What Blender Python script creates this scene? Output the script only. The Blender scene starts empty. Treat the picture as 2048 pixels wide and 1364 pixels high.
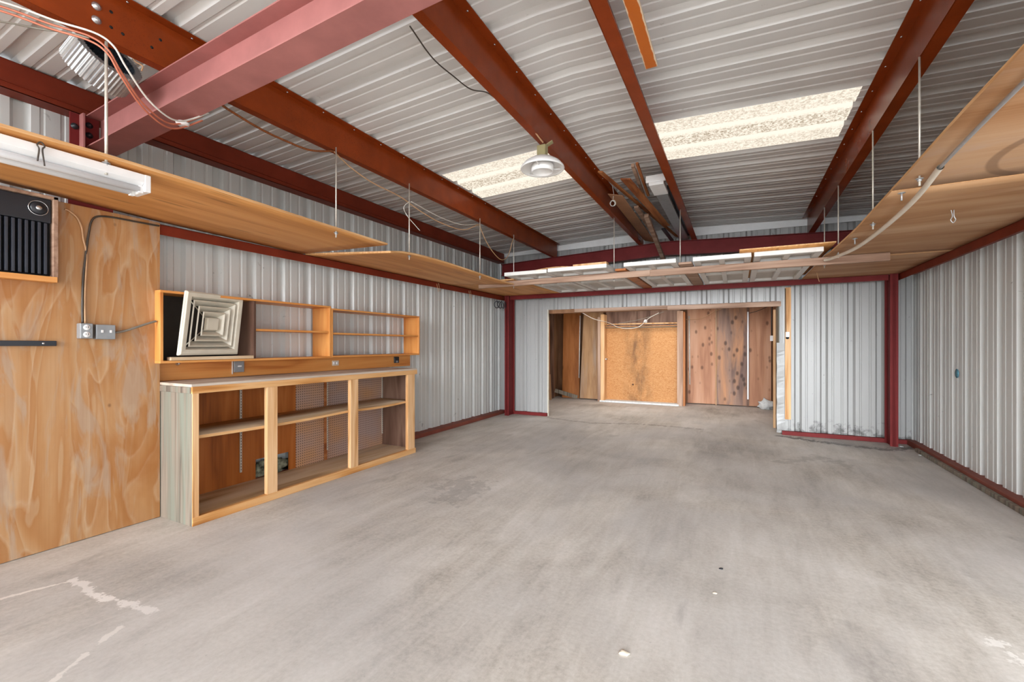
import bpy, bmesh, math, random
from mathutils import Vector, Matrix, noise as mnoise

# ------------------------------------------------------------------ camera, light, exposure
C = bpy.context.scene.collection
SC = bpy.context.scene
cam_d = bpy.data.cameras.new('camera'); cam = bpy.data.objects.new('camera', cam_d); C.objects.link(cam)
FPX = 889.0
cam_d.sensor_width = 36.0; cam_d.lens = FPX / 2048 * 36.0; cam_d.shift_y = 9 / 2048
cam_d.clip_start = 0.05
cam.location = (0, 0, 1.28)
cam.rotation_euler = (math.pi / 2, 0, math.atan(450.5 / 889))
SC.camera = cam

w = bpy.data.worlds.new('sky'); SC.world = w; w.use_nodes = True
bg = w.node_tree.nodes['Background']
bg.inputs['Color'].default_value = (0.92, 0.96, 1.0, 1)
# hazy sky, brightest low in front of the open doorway
_nt = w.node_tree
_tc = _nt.nodes.new('ShaderNodeTexCoord')
_dp = _nt.nodes.new('ShaderNodeVectorMath'); _dp.operation = 'DOT_PRODUCT'
_dp.inputs[1].default_value = Vector((.05, -1, .10)).normalized()
_nt.links.new(_tc.outputs['Generated'], _dp.inputs[0])
_mx = _nt.nodes.new('ShaderNodeMath'); _mx.operation = 'MAXIMUM'; _mx.inputs[1].default_value = 0
_nt.links.new(_dp.outputs['Value'], _mx.inputs[0])
_pw = _nt.nodes.new('ShaderNodeMath'); _pw.operation = 'POWER'; _pw.inputs[1].default_value = 22
_nt.links.new(_mx.outputs[0], _pw.inputs[0])
_ma = _nt.nodes.new('ShaderNodeMath'); _ma.operation = 'MULTIPLY_ADD'; _ma.inputs[1].default_value = 27; _ma.inputs[2].default_value = 2.9
_nt.links.new(_pw.outputs[0], _ma.inputs[0]); _nt.links.new(_ma.outputs[0], bg.inputs['Strength'])

sun_d = bpy.data.lights.new('hazy_sun', 'SUN'); sun = bpy.data.objects.new('hazy_sun', sun_d); C.objects.link(sun)
sun_d.energy = 8; sun_d.angle = math.radians(8); sun_d.color = (1.0, 0.96, 0.9)
sun.location = (-2.5, -14, 6)
sun.rotation_euler = Vector((.35, 1, -1.65)).to_track_quat('-Z', 'Y').to_euler()

def portal(name, loc, rot, sx, sy):
    d = bpy.data.lights.new(name, 'AREA'); d.shape = 'RECTANGLE'; d.size = sx; d.size_y = sy
    d.cycles.is_portal = True
    o = bpy.data.objects.new(name, d); C.objects.link(o); o.location = loc; o.rotation_euler = rot
portal('front_door_portal', (-1.0, -2.19, 1.45), (math.pi / 2, 0, 0), 6.0, 2.9)
portal('added_side_opening_portal', (2.03, 0.35, 1.07), (0, math.pi / 2, 0), 2.1, 5.1)  # unseen side opening, added to let more daylight in

SC.view_settings.view_transform = 'Standard'; SC.view_settings.look = 'None'
SC.view_settings.gamma = 1; SC.view_settings.use_curve_mapping = False
SC.view_settings.exposure = 0.36
cy = SC.cycles
cy.use_denoising = True
try: cy.denoiser = 'OPENIMAGEDENOISE'
except Exception: pass
cy.max_bounces = 10; cy.diffuse_bounces = 6; cy.glossy_bounces = 4; cy.sample_clamp_indirect = 6
cy.caustics_reflective = False; cy.caustics_refractive = False

R = random.Random(7)
WL, WR, YB, YF = -4.05, 2.03, 7.5, -2.2
XR = -1.01
def zr(x): return 3.14 - .0417 * abs(x - XR)     # underside of the roof sheets
def zt(x): return 2.90 - .0417 * abs(x - XR)     # top of the rafters

# ------------------------------------------------------------------ materials
class G:
    def __init__(s, name):
        s.m = bpy.data.materials.new(name); s.m.use_nodes = True; s.t = s.m.node_tree
        s.b = s.t.nodes['Principled BSDF']; s.out = s.t.nodes['Material Output']
    def n(s, typ, **kw):
        nd = s.t.nodes.new(typ)
        for k, v in kw.items():
            if k.startswith('i_'):
                k = k[2:]; k = int(k) if k.isdigit() else k.replace('_', ' ')
                s.put(nd, k, v)
            else: setattr(nd, k, v)
        return nd
    def put(s, nd, k, v):
        if isinstance(v, bpy.types.NodeSocket): s.t.links.new(v, nd.inputs[k])
        elif isinstance(v, bpy.types.Node): s.t.links.new(v.outputs[0], nd.inputs[k])
        else: nd.inputs[k].default_value = v
    def math(s, op, a, b=None, c=None, clamp=False):
        nd = s.n('ShaderNodeMath', operation=op); nd.use_clamp = clamp
        s.put(nd, 0, a)
        if b is not None: s.put(nd, 1, b)
        if c is not None: s.put(nd, 2, c)
        return nd.outputs[0]
    def coord(s, rand=True, scale=(1, 1, 1), rot=(0, 0, 0)):
        tc = s.n('ShaderNodeTexCoord').outputs['Object']
        if rand:
            oi = s.n('ShaderNodeObjectInfo')
            v = s.n('ShaderNodeVectorMath', operation='SCALE'); v.inputs[0].default_value = (13.1, 7.7, 5.3)
            s.t.links.new(oi.outputs['Random'], v.inputs['Scale'])
            a = s.n('ShaderNodeVectorMath', operation='ADD'); s.put(a, 0, tc); s.put(a, 1, v.outputs[0]); tc = a.outputs[0]
        mp = s.n('ShaderNodeMapping'); s.put(mp, 0, tc); mp.inputs['Scale'].default_value = scale; mp.inputs['Rotation'].default_value = rot
        return mp.outputs[0]
    def noise(s, co, scale=5, detail=4, rough=.5, dist=0):
        nd = s.n('ShaderNodeTexNoise'); s.put(nd, 'Vector', co)
        nd.inputs['Scale'].default_value = scale; nd.inputs['Detail'].default_value = detail
        nd.inputs['Roughness'].default_value = rough; nd.inputs['Distortion'].default_value = dist
        return nd.outputs['Fac']
    def ramp(s, f, stops, interp='LINEAR'):
        nd = s.n('ShaderNodeValToRGB'); s.put(nd, 0, f); r = nd.color_ramp; r.interpolation = interp
        while len(r.elements) < len(stops): r.elements.new(.5)
        for e, (p, c) in zip(r.elements, stops):
            e.position = p; e.color = (*c, 1) if len(c) == 3 else c
        return nd.outputs[0]
    def mix(s, f, a, b, mode='MIX'):
        nd = s.n('ShaderNodeMix', data_type='RGBA', blend_type=mode)
        s.put(nd, 0, f)
        for k, v in ((6, a), (7, b)):
            s.put(nd, k, (*v, 1) if isinstance(v, tuple) and len(v) == 3 else v)
        return nd.outputs[2]
    def fin(s, col, rough=.5, metal=0, spec=.5, bump=None, bs=.2, bd=.002):
        if isinstance(col, tuple): col = (*col, 1)
        s.put(s.b, 'Base Color', col); s.put(s.b, 'Roughness', rough); s.b.inputs['Metallic'].default_value = metal
        s.b.inputs['Specular IOR Level'].default_value = spec
        if bump is not None:
            bn = s.n('ShaderNodeBump'); bn.inputs['Strength'].default_value = bs; bn.inputs['Distance'].default_value = bd
            s.put(bn, 'Height', bump); s.t.links.new(bn.outputs[0], s.b.inputs['Normal'])
        return s.m

def c8(r, g, b):
    f = lambda v: ((v / 255 + .055) / 1.055) ** 2.4 if v > 10 else v / 255 / 12.92
    return (f(r), f(g), f(b))

def plain(name, col, rough=.5, metal=0, spec=.5, var=.12, scale=14):
    g = G(name); n = g.noise(g.coord(), scale, 4)
    d = tuple(max(0, v * (1 - var)) for v in col); l = tuple(min(1, v * (1 + var)) for v in col)
    return g.fin(g.ramp(n, [(.3, d), (.7, l)]), rough, metal, spec)

def wood(name, dark, mid, light, axis=2, stretch=9, scale=3.0, bands=5, rough=.62, knots=0, wear=None, wear_t=.58, spec=.35, dash=0, flat=None, kr=.05):
    g = G(name)
    sc = [scale] * 3; sc[axis] = scale / stretch
    co = g.coord(True, tuple(sc))
    n1 = g.noise(co, 1.0, 2.5, .5, .35)
    band = g.math('PINGPONG', g.math('MULTIPLY', n1, bands), .5)
    band = g.math('MULTIPLY', band, 2)
    fs = [70] * 3; fs[axis] = 2.2
    n2 = g.noise(g.coord(True, tuple(fs)), 1.0, 3, .6)
    f = g.math('ADD', g.math('MULTIPLY', band, .55), g.math('MULTIPLY', n2, .45))
    col = g.ramp(f, [(.18, dark), (.45, mid), (.78, light)])
    if wear:
        wn = g.noise(g.coord(True, tuple(v * .6 for v in sc)), 1.4, 5, .6, .3)
        col = g.mix(g.ramp(wn, [(wear_t - .08, (0, 0, 0)), (wear_t + .1, (1, 1, 1))]), col, wear)
    if knots:
        ks = [knots] * 3; ks[axis] = knots * .6
        if flat is not None: ks[flat] = 0
        v = g.n('ShaderNodeTexVoronoi'); g.put(v, 'Vector', g.coord(True, tuple(ks))); v.inputs['Scale'].default_value = 1
        k = g.ramp(v.outputs['Distance'], [(kr, (1, 1, 1)), (kr * 2.2, (0, 0, 0))])
        col = g.mix(g.math('MULTIPLY', k, .75), col, tuple(x * .3 for x in dark))
    if dash:
        ds = [dash] * 3; ds[axis] = dash * .16
        v = g.n('ShaderNodeTexVoronoi'); g.put(v, 'Vector', g.coord(True, tuple(ds))); v.inputs['Scale'].default_value = 1
        k = g.ramp(v.outputs['Distance'], [(.1, (1, 1, 1)), (.2, (0, 0, 0))])
        col = g.mix(g.math('MULTIPLY', k, .55), col, tuple(x * .45 for x in dark))
    return g.fin(col, rough, 0, spec, n2, .25, .001)

M = {}
# painted liner sheet of the walls
def sheet(name, base, dirt_amt=.5, seed=0, rough=.42, metal=0.0):
    g = G(name)
    co = g.coord(False)
    big = g.noise(g.coord(False, (1.2, 1.2, .35)), 1.6, 4, .55)
    col = g.ramp(big, [(.3, tuple(v * .93 for v in base)), (.7, tuple(min(1, v * 1.05) for v in base))])
    sp = g.noise(co, 9 + seed, 5, .65, .6)
    sp2 = g.noise(g.coord(False, (1, 1, .6)), 2.3, 3, .5)
    k = g.math('MULTIPLY', g.ramp(sp, [(.67, (0, 0, 0)), (.71, (1, 1, 1))]), g.ramp(sp2, [(.40, (0, 0, 0)), (.6, (1, 1, 1))]))
    col = g.mix(g.math('MULTIPLY', k, dirt_amt), col, (.09, .09, .085))
    return g, col, rough, metal
g, col, r_, m_ = sheet('painted_liner', c8(206, 208, 206), .75)
M['liner'] = g.fin(col, .38, 0, .5)
g, col, r_, m_ = sheet('painted_liner_end', c8(160, 160, 158), .8, 3)
# mould blooms with their own outline along the foot of the end wall
tc = g.n('ShaderNodeTexCoord').outputs['Object']; sx = g.n('ShaderNodeSeparateXYZ'); g.put(sx, 0, tc)
mn = g.noise(g.coord(False), 7, 6, .7, .4)
low = g.n('ShaderNodeMapRange'); g.put(low, 0, sx.outputs[2]); low.inputs[1].default_value = .05; low.inputs[2].default_value = .55; low.inputs[3].default_value = .2; low.inputs[4].default_value = -.25
lf = g.math('ADD', mn, low.outputs[0])
rx = g.n('ShaderNodeMapRange'); g.put(rx, 0, sx.outputs[0]); rx.inputs[1].default_value = -.4; rx.inputs[2].default_value = .9
mk = g.math('MULTIPLY', g.ramp(lf, [(.6, (0, 0, 0)), (.74, (1, 1, 1))]), rx.outputs[0])
M['liner_end'] = g.fin(g.mix(g.math('MULTIPLY', mk, .85), col, (.07, .07, .065)), .38, 0, .5)
g, col, r_, m_ = sheet('roof_sheet', c8(214, 214, 213), .25, 5)
M['roof'] = g.fin(col, .34, 0, .5)

def steel(name, col, rough=.42, speck=.0, spec=.2):
    g = G(name); n = g.noise(g.coord(), 4, 5, .6)
    c = g.ramp(n, [(.3, tuple(v * .82 for v in col)), (.7, tuple(min(1, v * 1.12) for v in col))])
    if speck:
        f = g.noise(g.coord(), 160, 2, .5); s2 = g.noise(g.coord(), 1.1, 2)
        k = g.math('MULTIPLY', g.ramp(f, [(.6, (0, 0, 0)), (.68, (1, 1, 1))]), g.ramp(s2, [(.5, (0, 0, 0)), (.62, (1, 1, 1))]))
        c = g.mix(g.math('MULTIPLY', k, speck), c, tuple(v * .3 for v in col))
    return g.fin(c, rough, 0, spec, n, .05, .001)
M['purlin'] = steel('red_oxide_primer', (.245, .042, .008), .24, .5, .10)
M['frame_red'] = steel('brick_red_primer', (.37, .15, .14), .40)
M['maroon'] = steel('maroon_primer', (.165, .022, .022), .5, 0, .1)
M['girt'] = steel('dark_red_primer', (.19, .030, .014), .42, 0, .12)
M['rust'] = steel('rusty_primer', (.22, .062, .042), .6)

# concrete
g = G('worn_concrete')
co = g.coord(False)
n1 = g.noise(co, .9, 5, .6, .4)
n2 = g.noise(g.coord(False, (3.2, .55, 1), (0, 0, math.radians(24))), 2.2, 6, .68, .5)
n3 = g.noise(co, 42, 4, .7)
f = g.math('ADD', g.math('MULTIPLY', n1, .48), g.math('ADD', g.math('MULTIPLY', n2, .30), g.math('MULTIPLY', n3, .22)))
col = g.ramp(f, [(.38, c8(152, 145, 136)), (.46, c8(180, 173, 164)), (.53, c8(196, 190, 182)), (.62, c8(212, 206, 200))])
sm = g.noise(g.coord(False, (1.7, .8, 1)), 1.7, 5, .62, .8)
col = g.mix(g.math('MULTIPLY', g.ramp(sm, [(.6, (0, 0, 0)), (.72, (1, 1, 1))]), .38), col, c8(118, 111, 104))
scr = g.noise(g.coord(False, (26, 1.6, 1), (0, 0, math.radians(38))), 1.5, 3, .6, 1.2)
col = g.mix(g.math('MULTIPLY', g.ramp(scr, [(.69, (0, 0, 0)), (.74, (1, 1, 1))]), .4), col, c8(212, 206, 198))
sep = g.n('ShaderNodeSeparateXYZ'); g.put(sep, 0, co)
wob = g.noise(co, 11, 5, .7)
def seg(ax, ay, bx, by):
    dx, dy = bx - ax, by - ay; L2 = dx * dx + dy * dy
    px = g.math('SUBTRACT', sep.outputs[0], ax); py = g.math('SUBTRACT', sep.outputs[1], ay)
    t = g.math('ADD', g.math('MULTIPLY', px, dx / L2), g.math('MULTIPLY', py, dy / L2), clamp=True)
    ex = g.math('SUBTRACT', px, g.math('MULTIPLY', t, dx)); ey = g.math('SUBTRACT', py, g.math('MULTIPLY', t, dy))
    return g.math('SQRT', g.math('ADD', g.math('MULTIPLY', ex, ex), g.math('MULTIPLY', ey, ey)))
CRACKS = []   # filled from pixel-measured floor points
def floor_pt(px, py):
    th = math.atan(450.5 / 889); t = 1.28 / (py - 691)
    fx, fy, rx_, ry_ = -math.sin(th), math.cos(th), math.cos(th), math.sin(th)
    return ((fx * FPX + rx_ * (px - 1024)) * t, (fy * FPX + ry_ * (px - 1024)) * t)
def crack(pts, wdt, colr, amt):
    global col
    d = None
    P = [floor_pt(*p) for p in pts]
    for a, b in zip(P, P[1:]):
        s_ = seg(a[0], a[1], b[0], b[1]); d = s_ if d is None else g.math('MINIMUM', d, s_)
    dd = g.math('ADD', d, g.math('MULTIPLY', g.math('SUBTRACT', wob, .5), wdt * 9))
    k = g.ramp(g.math('DIVIDE', dd, wdt * 2), [(.35, (1, 1, 1)), (.6, (0, 0, 0))])
    col = g.mix(g.math('MULTIPLY', k, amt), col, colr)
crack([(-60, 1215), (60, 1182), (150, 1160)], .010, c8(238, 231, 222), .9)
crack([(150, 1160), (185, 1190), (235, 1200), (275, 1212), (300, 1222)], .020, c8(236, 230, 224), .9)
crack([(240, 1255), (175, 1305), (115, 1352), (90, 1380)], .012, c8(236, 229, 220), .85)
crack([(2000, 1290), (2070, 1340), (2120, 1400)], .025, c8(228, 224, 218), .7)
crack([(880, 975), (930, 960), (900, 1000), (960, 970)], .09, c8(128, 121, 114), .4)
crack([(1560, 925), (1640, 915), (1690, 930)], .07, c8(132, 124, 116), .4)
crack([(1100, 836), (1180, 846), (1280, 848), (1400, 858)], .04, c8(112, 102, 92), .6)
crack([(1560, 872), (1640, 884), (1770, 900), (1830, 895)], .06, c8(66, 58, 52), .8)
spk = g.noise(co, 34, 3, .6)
col = g.mix(g.math('MULTIPLY', g.ramp(spk, [(.70, (0, 0, 0)), (.74, (1, 1, 1))]), .35), col, c8(120, 110, 100))
spk2 = g.noise(g.coord(False, (1, 1.4, 1), (0, 0, .6)), 19, 5, .75, .6)
col = g.mix(g.math('MULTIPLY', g.ramp(spk2, [(.69, (0, 0, 0)), (.73, (1, 1, 1))]), .4), col, c8(216, 210, 202))
pat = g.noise(g.coord(False, (1, .8, 1)), .75, 4, .55, .6)
col = g.mix(g.ramp(pat, [(.4, (0, 0, 0)), (.65, (.5, .5, .5))]), col, c8(170, 168, 168))
M['concrete'] = g.fin(col, .62, 0, .35, n3, .12, .001)
M['apron'] = plain('sunny_concrete', (.46, .45, .43), .8)

# woods
M['ply_wall'] = None
g = G('plywood_bold_grain')
wv = g.noise(g.coord(False, (1, 9, 5)), 1.0, 3, .6)
cw = g.coord(False, (1.0, 2.3, .62))
n1 = g.noise(cw, 1.45, 1.6, .45, .55)
jit = g.math('MULTIPLY', g.math('SUBTRACT', wv, .5), .05)
fr = g.math('FRACT', g.math('MULTIPLY', g.math('ADD', n1, jit), 7.0))
n2 = g.noise(g.coord(False, (1.0, 3.4, .5)), 2.0, 2, .5, .8)
fr2 = g.math('FRACT', g.math('MULTIPLY', g.math('ADD', n2, jit), 5.0))
fine = g.noise(g.coord(False, (50, 110, 2.2)), 1, 3, .6)
c1 = g.ramp(fr, [(0, c8(190, 132, 80)), (.35, c8(200, 146, 92)), (.8, c8(212, 166, 118)), (.9, c8(220, 184, 144)), (1, c8(196, 138, 84))])
c2 = g.ramp(fr2, [(0, c8(186, 122, 62)), (.55, c8(204, 150, 96)), (.9, c8(210, 174, 134)), (1, c8(190, 130, 74))])
col = g.mix(.42, c1, c2)
big = g.noise(g.coord(False, (1, 1.9, .9)), 1.5, 4, .6, .5)
col = g.mix(g.math('MULTIPLY', g.ramp(big, [(.5, (0, 0, 0)), (.72, (1, 1, 1))]), .75), col, c8(178, 108, 44))
big2 = g.noise(g.coord(False, (1, 4.2, .9)), 1.6, 4, .6, 1.2)
col = g.mix(g.math('MULTIPLY', g.ramp(big2, [(.53, (0, 0, 0)), (.63, (1, 1, 1))]), .6), col, c8(196, 172, 148))
col = g.mix(g.math('MULTIPLY', g.ramp(fine, [(.45, (0, 0, 0)), (.75, (1, 1, 1))]), .22), col, c8(168, 112, 60))
v = g.n('ShaderNodeTexVoronoi'); g.put(v, 'Vector', g.coord(False, (1, 3.6, 2.6))); v.inputs['Scale'].default_value = 1.15
col = g.mix(g.math('MULTIPLY', g.ramp(v.outputs['Distance'], [(.03, (1, 1, 1)), (.06, (0, 0, 0))]), .6), col, c8(96, 58, 30))
col = g.mix(1.0, col, (.73, .74, .76), 'MULTIPLY')
M['ply_wall'] = g.fin(col, .5, 0, .4, fine, .15, .001)

M['ply_shelf'] = wood('plywood_shelf_sheet', c8(186, 128, 70), c8(207, 148, 88), c8(216, 162, 104), 1, 14, 5, 1.8, .6, 0, None, dash=9)
M['ply_shelf_x'] = wood('mahogany_ply_sheet', c8(156, 108, 66), c8(174, 128, 86), c8(188, 148, 110), 0, 7, 3.6, 1.6, .6, 0, c8(205, 168, 132), .6)
M['ply_edge'] = wood('plywood_edge', c8(190, 140, 90), c8(214, 168, 118), c8(226, 186, 140), 1, 20, 30, 2, .7)
M['pine'] = wood('shellacked_pine', c8(178, 104, 44), c8(206, 136, 68), c8(216, 152, 84), 1, 12, 6, 3, .42, 1.4, None, spec=.5)
M['pine_v'] = wood('shellacked_pine_upright', c8(178, 104, 44), c8(206, 136, 68), c8(216, 152, 84), 2, 7, 5, 3, .42, 1.6, None, spec=.5)
M['stud'] = wood('pale_stud', c8(178, 126, 76), c8(210, 162, 112), c8(224, 184, 140), 2, 12, 9, 3, .65, 1.2)
M['rail'] = wood('pale_rail', c8(170, 112, 56), c8(200, 144, 84), c8(216, 170, 118), 1, 12, 9, 3, .65, 1.2)
M['grey_wood'] = wood('weathered_grey_wood', c8(80, 71, 62), c8(116, 104, 92), c8(136, 124, 110), 2, 24, 18, 2.6, .8, 0, c8(120, 123, 110), .56)
M['grey_top'] = wood('dusty_counter', c8(150, 136, 120), c8(178, 164, 148), c8(198, 186, 172), 1, 10, 5, 3, .8)
M['worn_shelf'] = wood('worn_shelf_board', c8(156, 124, 88), c8(194, 164, 128), c8(212, 190, 162), 1, 9, 4, 3, .75, 0, c8(176, 160, 142), .56)
M['brown_board'] = wood('brown_stained_board', c8(128, 66, 18), c8(160, 88, 30), c8(176, 104, 46), 2, 12, 5, 3, .5)
M['dark_board'] = wood('dark_stained_board', c8(70, 46, 34), c8(100, 72, 58), c8(124, 96, 80), 2, 6, 4, 3, .6)
M['lumber'] = wood('dusty_lumber', c8(132, 102, 84), c8(166, 136, 116), c8(188, 160, 140), 0, 14, 8, 2, .75, 2.5)
M['lumber_v'] = wood('dusty_upright_lumber', c8(132, 102, 84), c8(166, 136, 116), c8(188, 160, 140), 2, 14, 8, 2, .75, 2.5)
M['lath'] = wood('brown_lath', c8(120, 62, 28), c8(156, 92, 48), c8(178, 116, 70), 1, 10, 8, 3, .65)
M['hardboard'] = plain('hardboard', c8(164, 122, 92), .65, 0, .3, .1, 6)
M['alc_orange'] = wood('orange_plywood', c8(150, 90, 44), c8(182, 116, 64), c8(194, 132, 80), 2, 10, 5, 1.6, .55, 2.2)
M['alc_tan'] = wood('tan_plywood', c8(154, 114, 78), c8(182, 142, 102), c8(194, 158, 120), 2, 9, 5, 1.6, .6, 1.5, c8(172, 150, 132), .6)
M['alc_pink'] = wood('knotty_ply', c8(156, 108, 82), c8(180, 132, 102), c8(194, 150, 122), 2, 10, 6, 1.6, .65, 8, flat=1, kr=.13)
M['alc_grey'] = wood('smoky_knotty_ply', c8(104, 82, 74), c8(136, 110, 98), c8(160, 130, 112), 2, 7, 5, 1.6, .65, 8, c8(186, 136, 100), .54, flat=1, kr=.14)
g = G('oriented_figure_ply')
fg = g.noise(g.coord(False, (1.4, 1, 4)), 9, 3, .6, 2.5)
col = g.ramp(fg, [(.3, c8(158, 102, 52)), (.5, c8(184, 130, 78)), (.7, c8(196, 150, 100))])
tc = g.n('ShaderNodeTexCoord').outputs['Object']; sx = g.n('ShaderNodeSeparateXYZ'); g.put(sx, 0, tc)
bl = g.noise(g.coord(False, (2.2, 1, .7)), 2.4, 5, .6)
dx = g.math('ABSOLUTE', g.math('SUBTRACT', sx.outputs[0], -.04))
bm_ = g.math('MULTIPLY', g.ramp(dx, [(.06, (1, 1, 1)), (.36, (0, 0, 0))]), g.ramp(bl, [(.35, (0, 0, 0)), (.6, (1, 1, 1))]))
M['closet_ply'] = g.fin(g.mix(g.math('MULTIPLY', bm_, .75), col, c8(84, 60, 40)), .6, 0, .3)
M['alc_wall'] = wood('alcove_dark_wall', c8(84, 56, 36), c8(120, 82, 54), c8(146, 106, 76), 2, 6, 3, 3, .7)
g = G('stained_ply_sheet')
co = g.coord(True, (3.6 / 7, 3.6, 3.6)); n1 = g.noise(co, 1, 2.5, .5, .35); n2 = g.noise(g.coord(True, (2.2, 70, 70)), 1, 3, .6)
f = g.math('ADD', g.math('MULTIPLY', g.math('PINGPONG', g.math('MULTIPLY', n1, 1.6), .5), 1.1), g.math('MULTIPLY', n2, .45))
col = g.ramp(f, [(.18, c8(160, 112, 72)), (.45, c8(178, 134, 96)), (.78, c8(192, 154, 120))])
wn = g.noise(g.coord(True, (1.2, 3, 1)), 1.6, 5, .6, .6)
col = g.mix(g.ramp(wn, [(.5, (0, 0, 0)), (.7, (.7, .7, .7))]), col, c8(186, 156, 134))
sp = g.n('ShaderNodeSeparateXYZ'); g.put(sp, 0, g.coord(False))
ax_ = g.math('SUBTRACT', sp.outputs[0], 1.385 - 1.324); ay_ = g.math('SUBTRACT', sp.outputs[1], 2.93 - 2.08)
dd = g.math('SQRT', g.math('ADD', g.math('MULTIPLY', ax_, ax_), g.math('MULTIPLY', g.math('MULTIPLY', ay_, ay_), .55)))
dd = g.math('ABSOLUTE', g.math('SUBTRACT', dd, .27))
arc = g.math('MULTIPLY', g.ramp(dd, [(.016, (1, 1, 1)), (.026, (0, 0, 0))]), g.ramp(g.math('MULTIPLY', ax_, -1), [(.04, (0, 0, 0)), (.1, (1, 1, 1))]))
M['ply_stained'] = g.fin(g.mix(g.math('MULTIPLY', arc, .5), col, c8(96, 66, 46)), .6, 0, .3)
# pegboard
g = G('pegboard')
co = g.coord(False); sp = g.n('ShaderNodeSeparateXYZ'); g.put(sp, 0, co)
fy = g.math('SUBTRACT', g.math('FRACT', g.math('MULTIPLY', sp.outputs[1], 40)), .5)
fz = g.math('SUBTRACT', g.math('FRACT', g.math('MULTIPLY', sp.outputs[2], 40)), .5)
d = g.math('SQRT', g.math('ADD', g.math('MULTIPLY', fy, fy), g.math('MULTIPLY', fz, fz)))
hole = g.ramp(d, [(.16, (1, 1, 1)), (.24, (0, 0, 0))])
pn = g.noise(g.coord(False, (1, 1.2, 2)), 1.5, 3)
pc = g.ramp(pn, [(.35, c8(190, 144, 106)), (.65, c8(170, 146, 138))])
M['pegboard'] = g.fin(g.mix(hole, pc, c8(70, 44, 30)), .6)

M['white'] = plain('white_enamel', c8(232, 232, 232), .35, 0, .5, .03)
M['door_white'] = plain('dusty_white_paint', c8(214, 212, 208), .5, 0, .4, .05, 9)
M['door_panel'] = plain('dusty_panel_face', c8(190, 184, 176), .55, 0, .4, .08, 5)
M['cream'] = plain('aged_cream_paint', c8(206, 200, 184), .45, 0, .5, .08, 9)
M['tube'] = plain('frosted_tube_glass', c8(226, 228, 232), .25, 0, .5, .02)
M['zinc'] = plain('galvanised_steel', c8(176, 178, 180), .38, .6, .5, .1, 30)
M['shaded_zinc'] = plain('zinc_inside_shade', c8(74, 84, 96), .45, .4, .5, .5, 60)  # zinc darkened in colour to stand for shade inside the duct
M['rod'] = plain('zinc_rod', c8(206, 200, 188), .4, .35, .5, .08, 60)
M['box_grey'] = plain('grey_box_steel', c8(150, 153, 156), .42, .35, .5, .06, 20)
M['black'] = plain('black_plastic', c8(30, 33, 40), .42, 0, .5, .12, 8)
M['black_fin'] = plain('black_fin', c8(44, 48, 58), .38, 0, .5, .1, 10)
M['dark_back'] = plain('dark_back_board', (.035, .028, .022), .8)
M['void'] = plain('dark_hollow', (.008, .008, .008), .9)
M['chrome'] = plain('satin_chrome', c8(200, 202, 204), .25, .8)
M['pvc'] = plain('white_conduit', c8(214, 204, 188), .45, 0, .5, .05)
M['grey_cable'] = plain('grey_cable', c8(120, 114, 104), .5)
M['dark_cable'] = plain('dark_cable', c8(62, 54, 46), .45)
M['tan_cable'] = plain('tan_cable', c8(196, 156, 118), .55)
M['white_cable'] = plain('white_cable', c8(210, 206, 198), .5)
M['copper'] = plain('copper_wire', c8(190, 110, 84), .45, .2)
M['rope'] = plain('brown_rope', c8(134, 78, 44), .8, 0, .2, .35, 120)
M['olive'] = plain('olive_bracket', c8(160, 152, 112), .5)
g = G('orange_paint_chipped')
n = g.noise(g.coord(False, (5, 1.5, 1)), 7, 5, .7)
tcx = g.n('ShaderNodeSeparateXYZ'); g.put(tcx, 0, g.coord(False))
ed = g.math('ABSOLUTE', tcx.outputs[0])
k = g.ramp(g.math('ADD', g.math('MULTIPLY', ed, 18), g.math('MULTIPLY', n, .35)), [(.66, (0, 0, 0)), (.72, (1, 1, 1))])
M['orange'] = g.fin(g.mix(k, c8(190, 98, 16), c8(226, 204, 176)), .5)
M['insul'] = plain('dirty_insulation', c8(120, 122, 104), .95, 0, .1, .8, 24)
M['paper'] = plain('old_paper', c8(220, 208, 188), .8)
M['plaster'] = plain('crumbled_plaster', c8(206, 208, 208), .9, 0, .2, .15, 20)
M['blue_tape'] = plain('blue_paint', c8(84, 140, 160), .6)
# translucent roof panel: daylight comes through the stained fibreglass
g = G('fibreglass_skylight')
co = g.coord(False)
sp = g.n('ShaderNodeSeparateXYZ'); g.put(sp, 0, co)
n = g.noise(g.coord(False, (1, 1, 1)), 48, 4, .75)
band = g.math('SUBTRACT', g.math('FRACT', g.math('DIVIDE', g.math('SUBTRACT', sp.outputs[1], 4.08 - .1525), .305)), .5)
band = g.ramp(g.math('ABSOLUTE', band), [(.12, (0, 0, 0)), (.2, (1, 1, 1))])
b2 = g.ramp(g.math('ABSOLUTE', g.math('SUBTRACT', sp.outputs[1], 4.235)), [(.12, (1, 1, 1)), (.2, (.62, .62, .62))])
k = g.math('MULTIPLY', g.math('MULTIPLY', g.ramp(n, [(.42, (0, 0, 0)), (.62, (1, 1, 1))]), band), b2)
ec = g.mix(g.math('MULTIPLY', k, .8), (1.0, .90, .76), (.22, .145, .065))
em = g.n('ShaderNodeEmission'); g.put(em, 0, ec); em.inputs[1].default_value = .88
g.t.links.new(em.outputs[0], g.out.inputs[0]); M['skylight'] = g.m
g = G('alcove_fill_glow'); em = g.n('ShaderNodeEmission'); em.inputs[0].default_value = (1, .96, .9, 1); em.inputs[1].default_value = 5  # unseen glowing panel added to brighten the alcove
g.t.links.new(em.outputs[0], g.out.inputs[0]); M['alcove_fill'] = g.m

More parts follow.
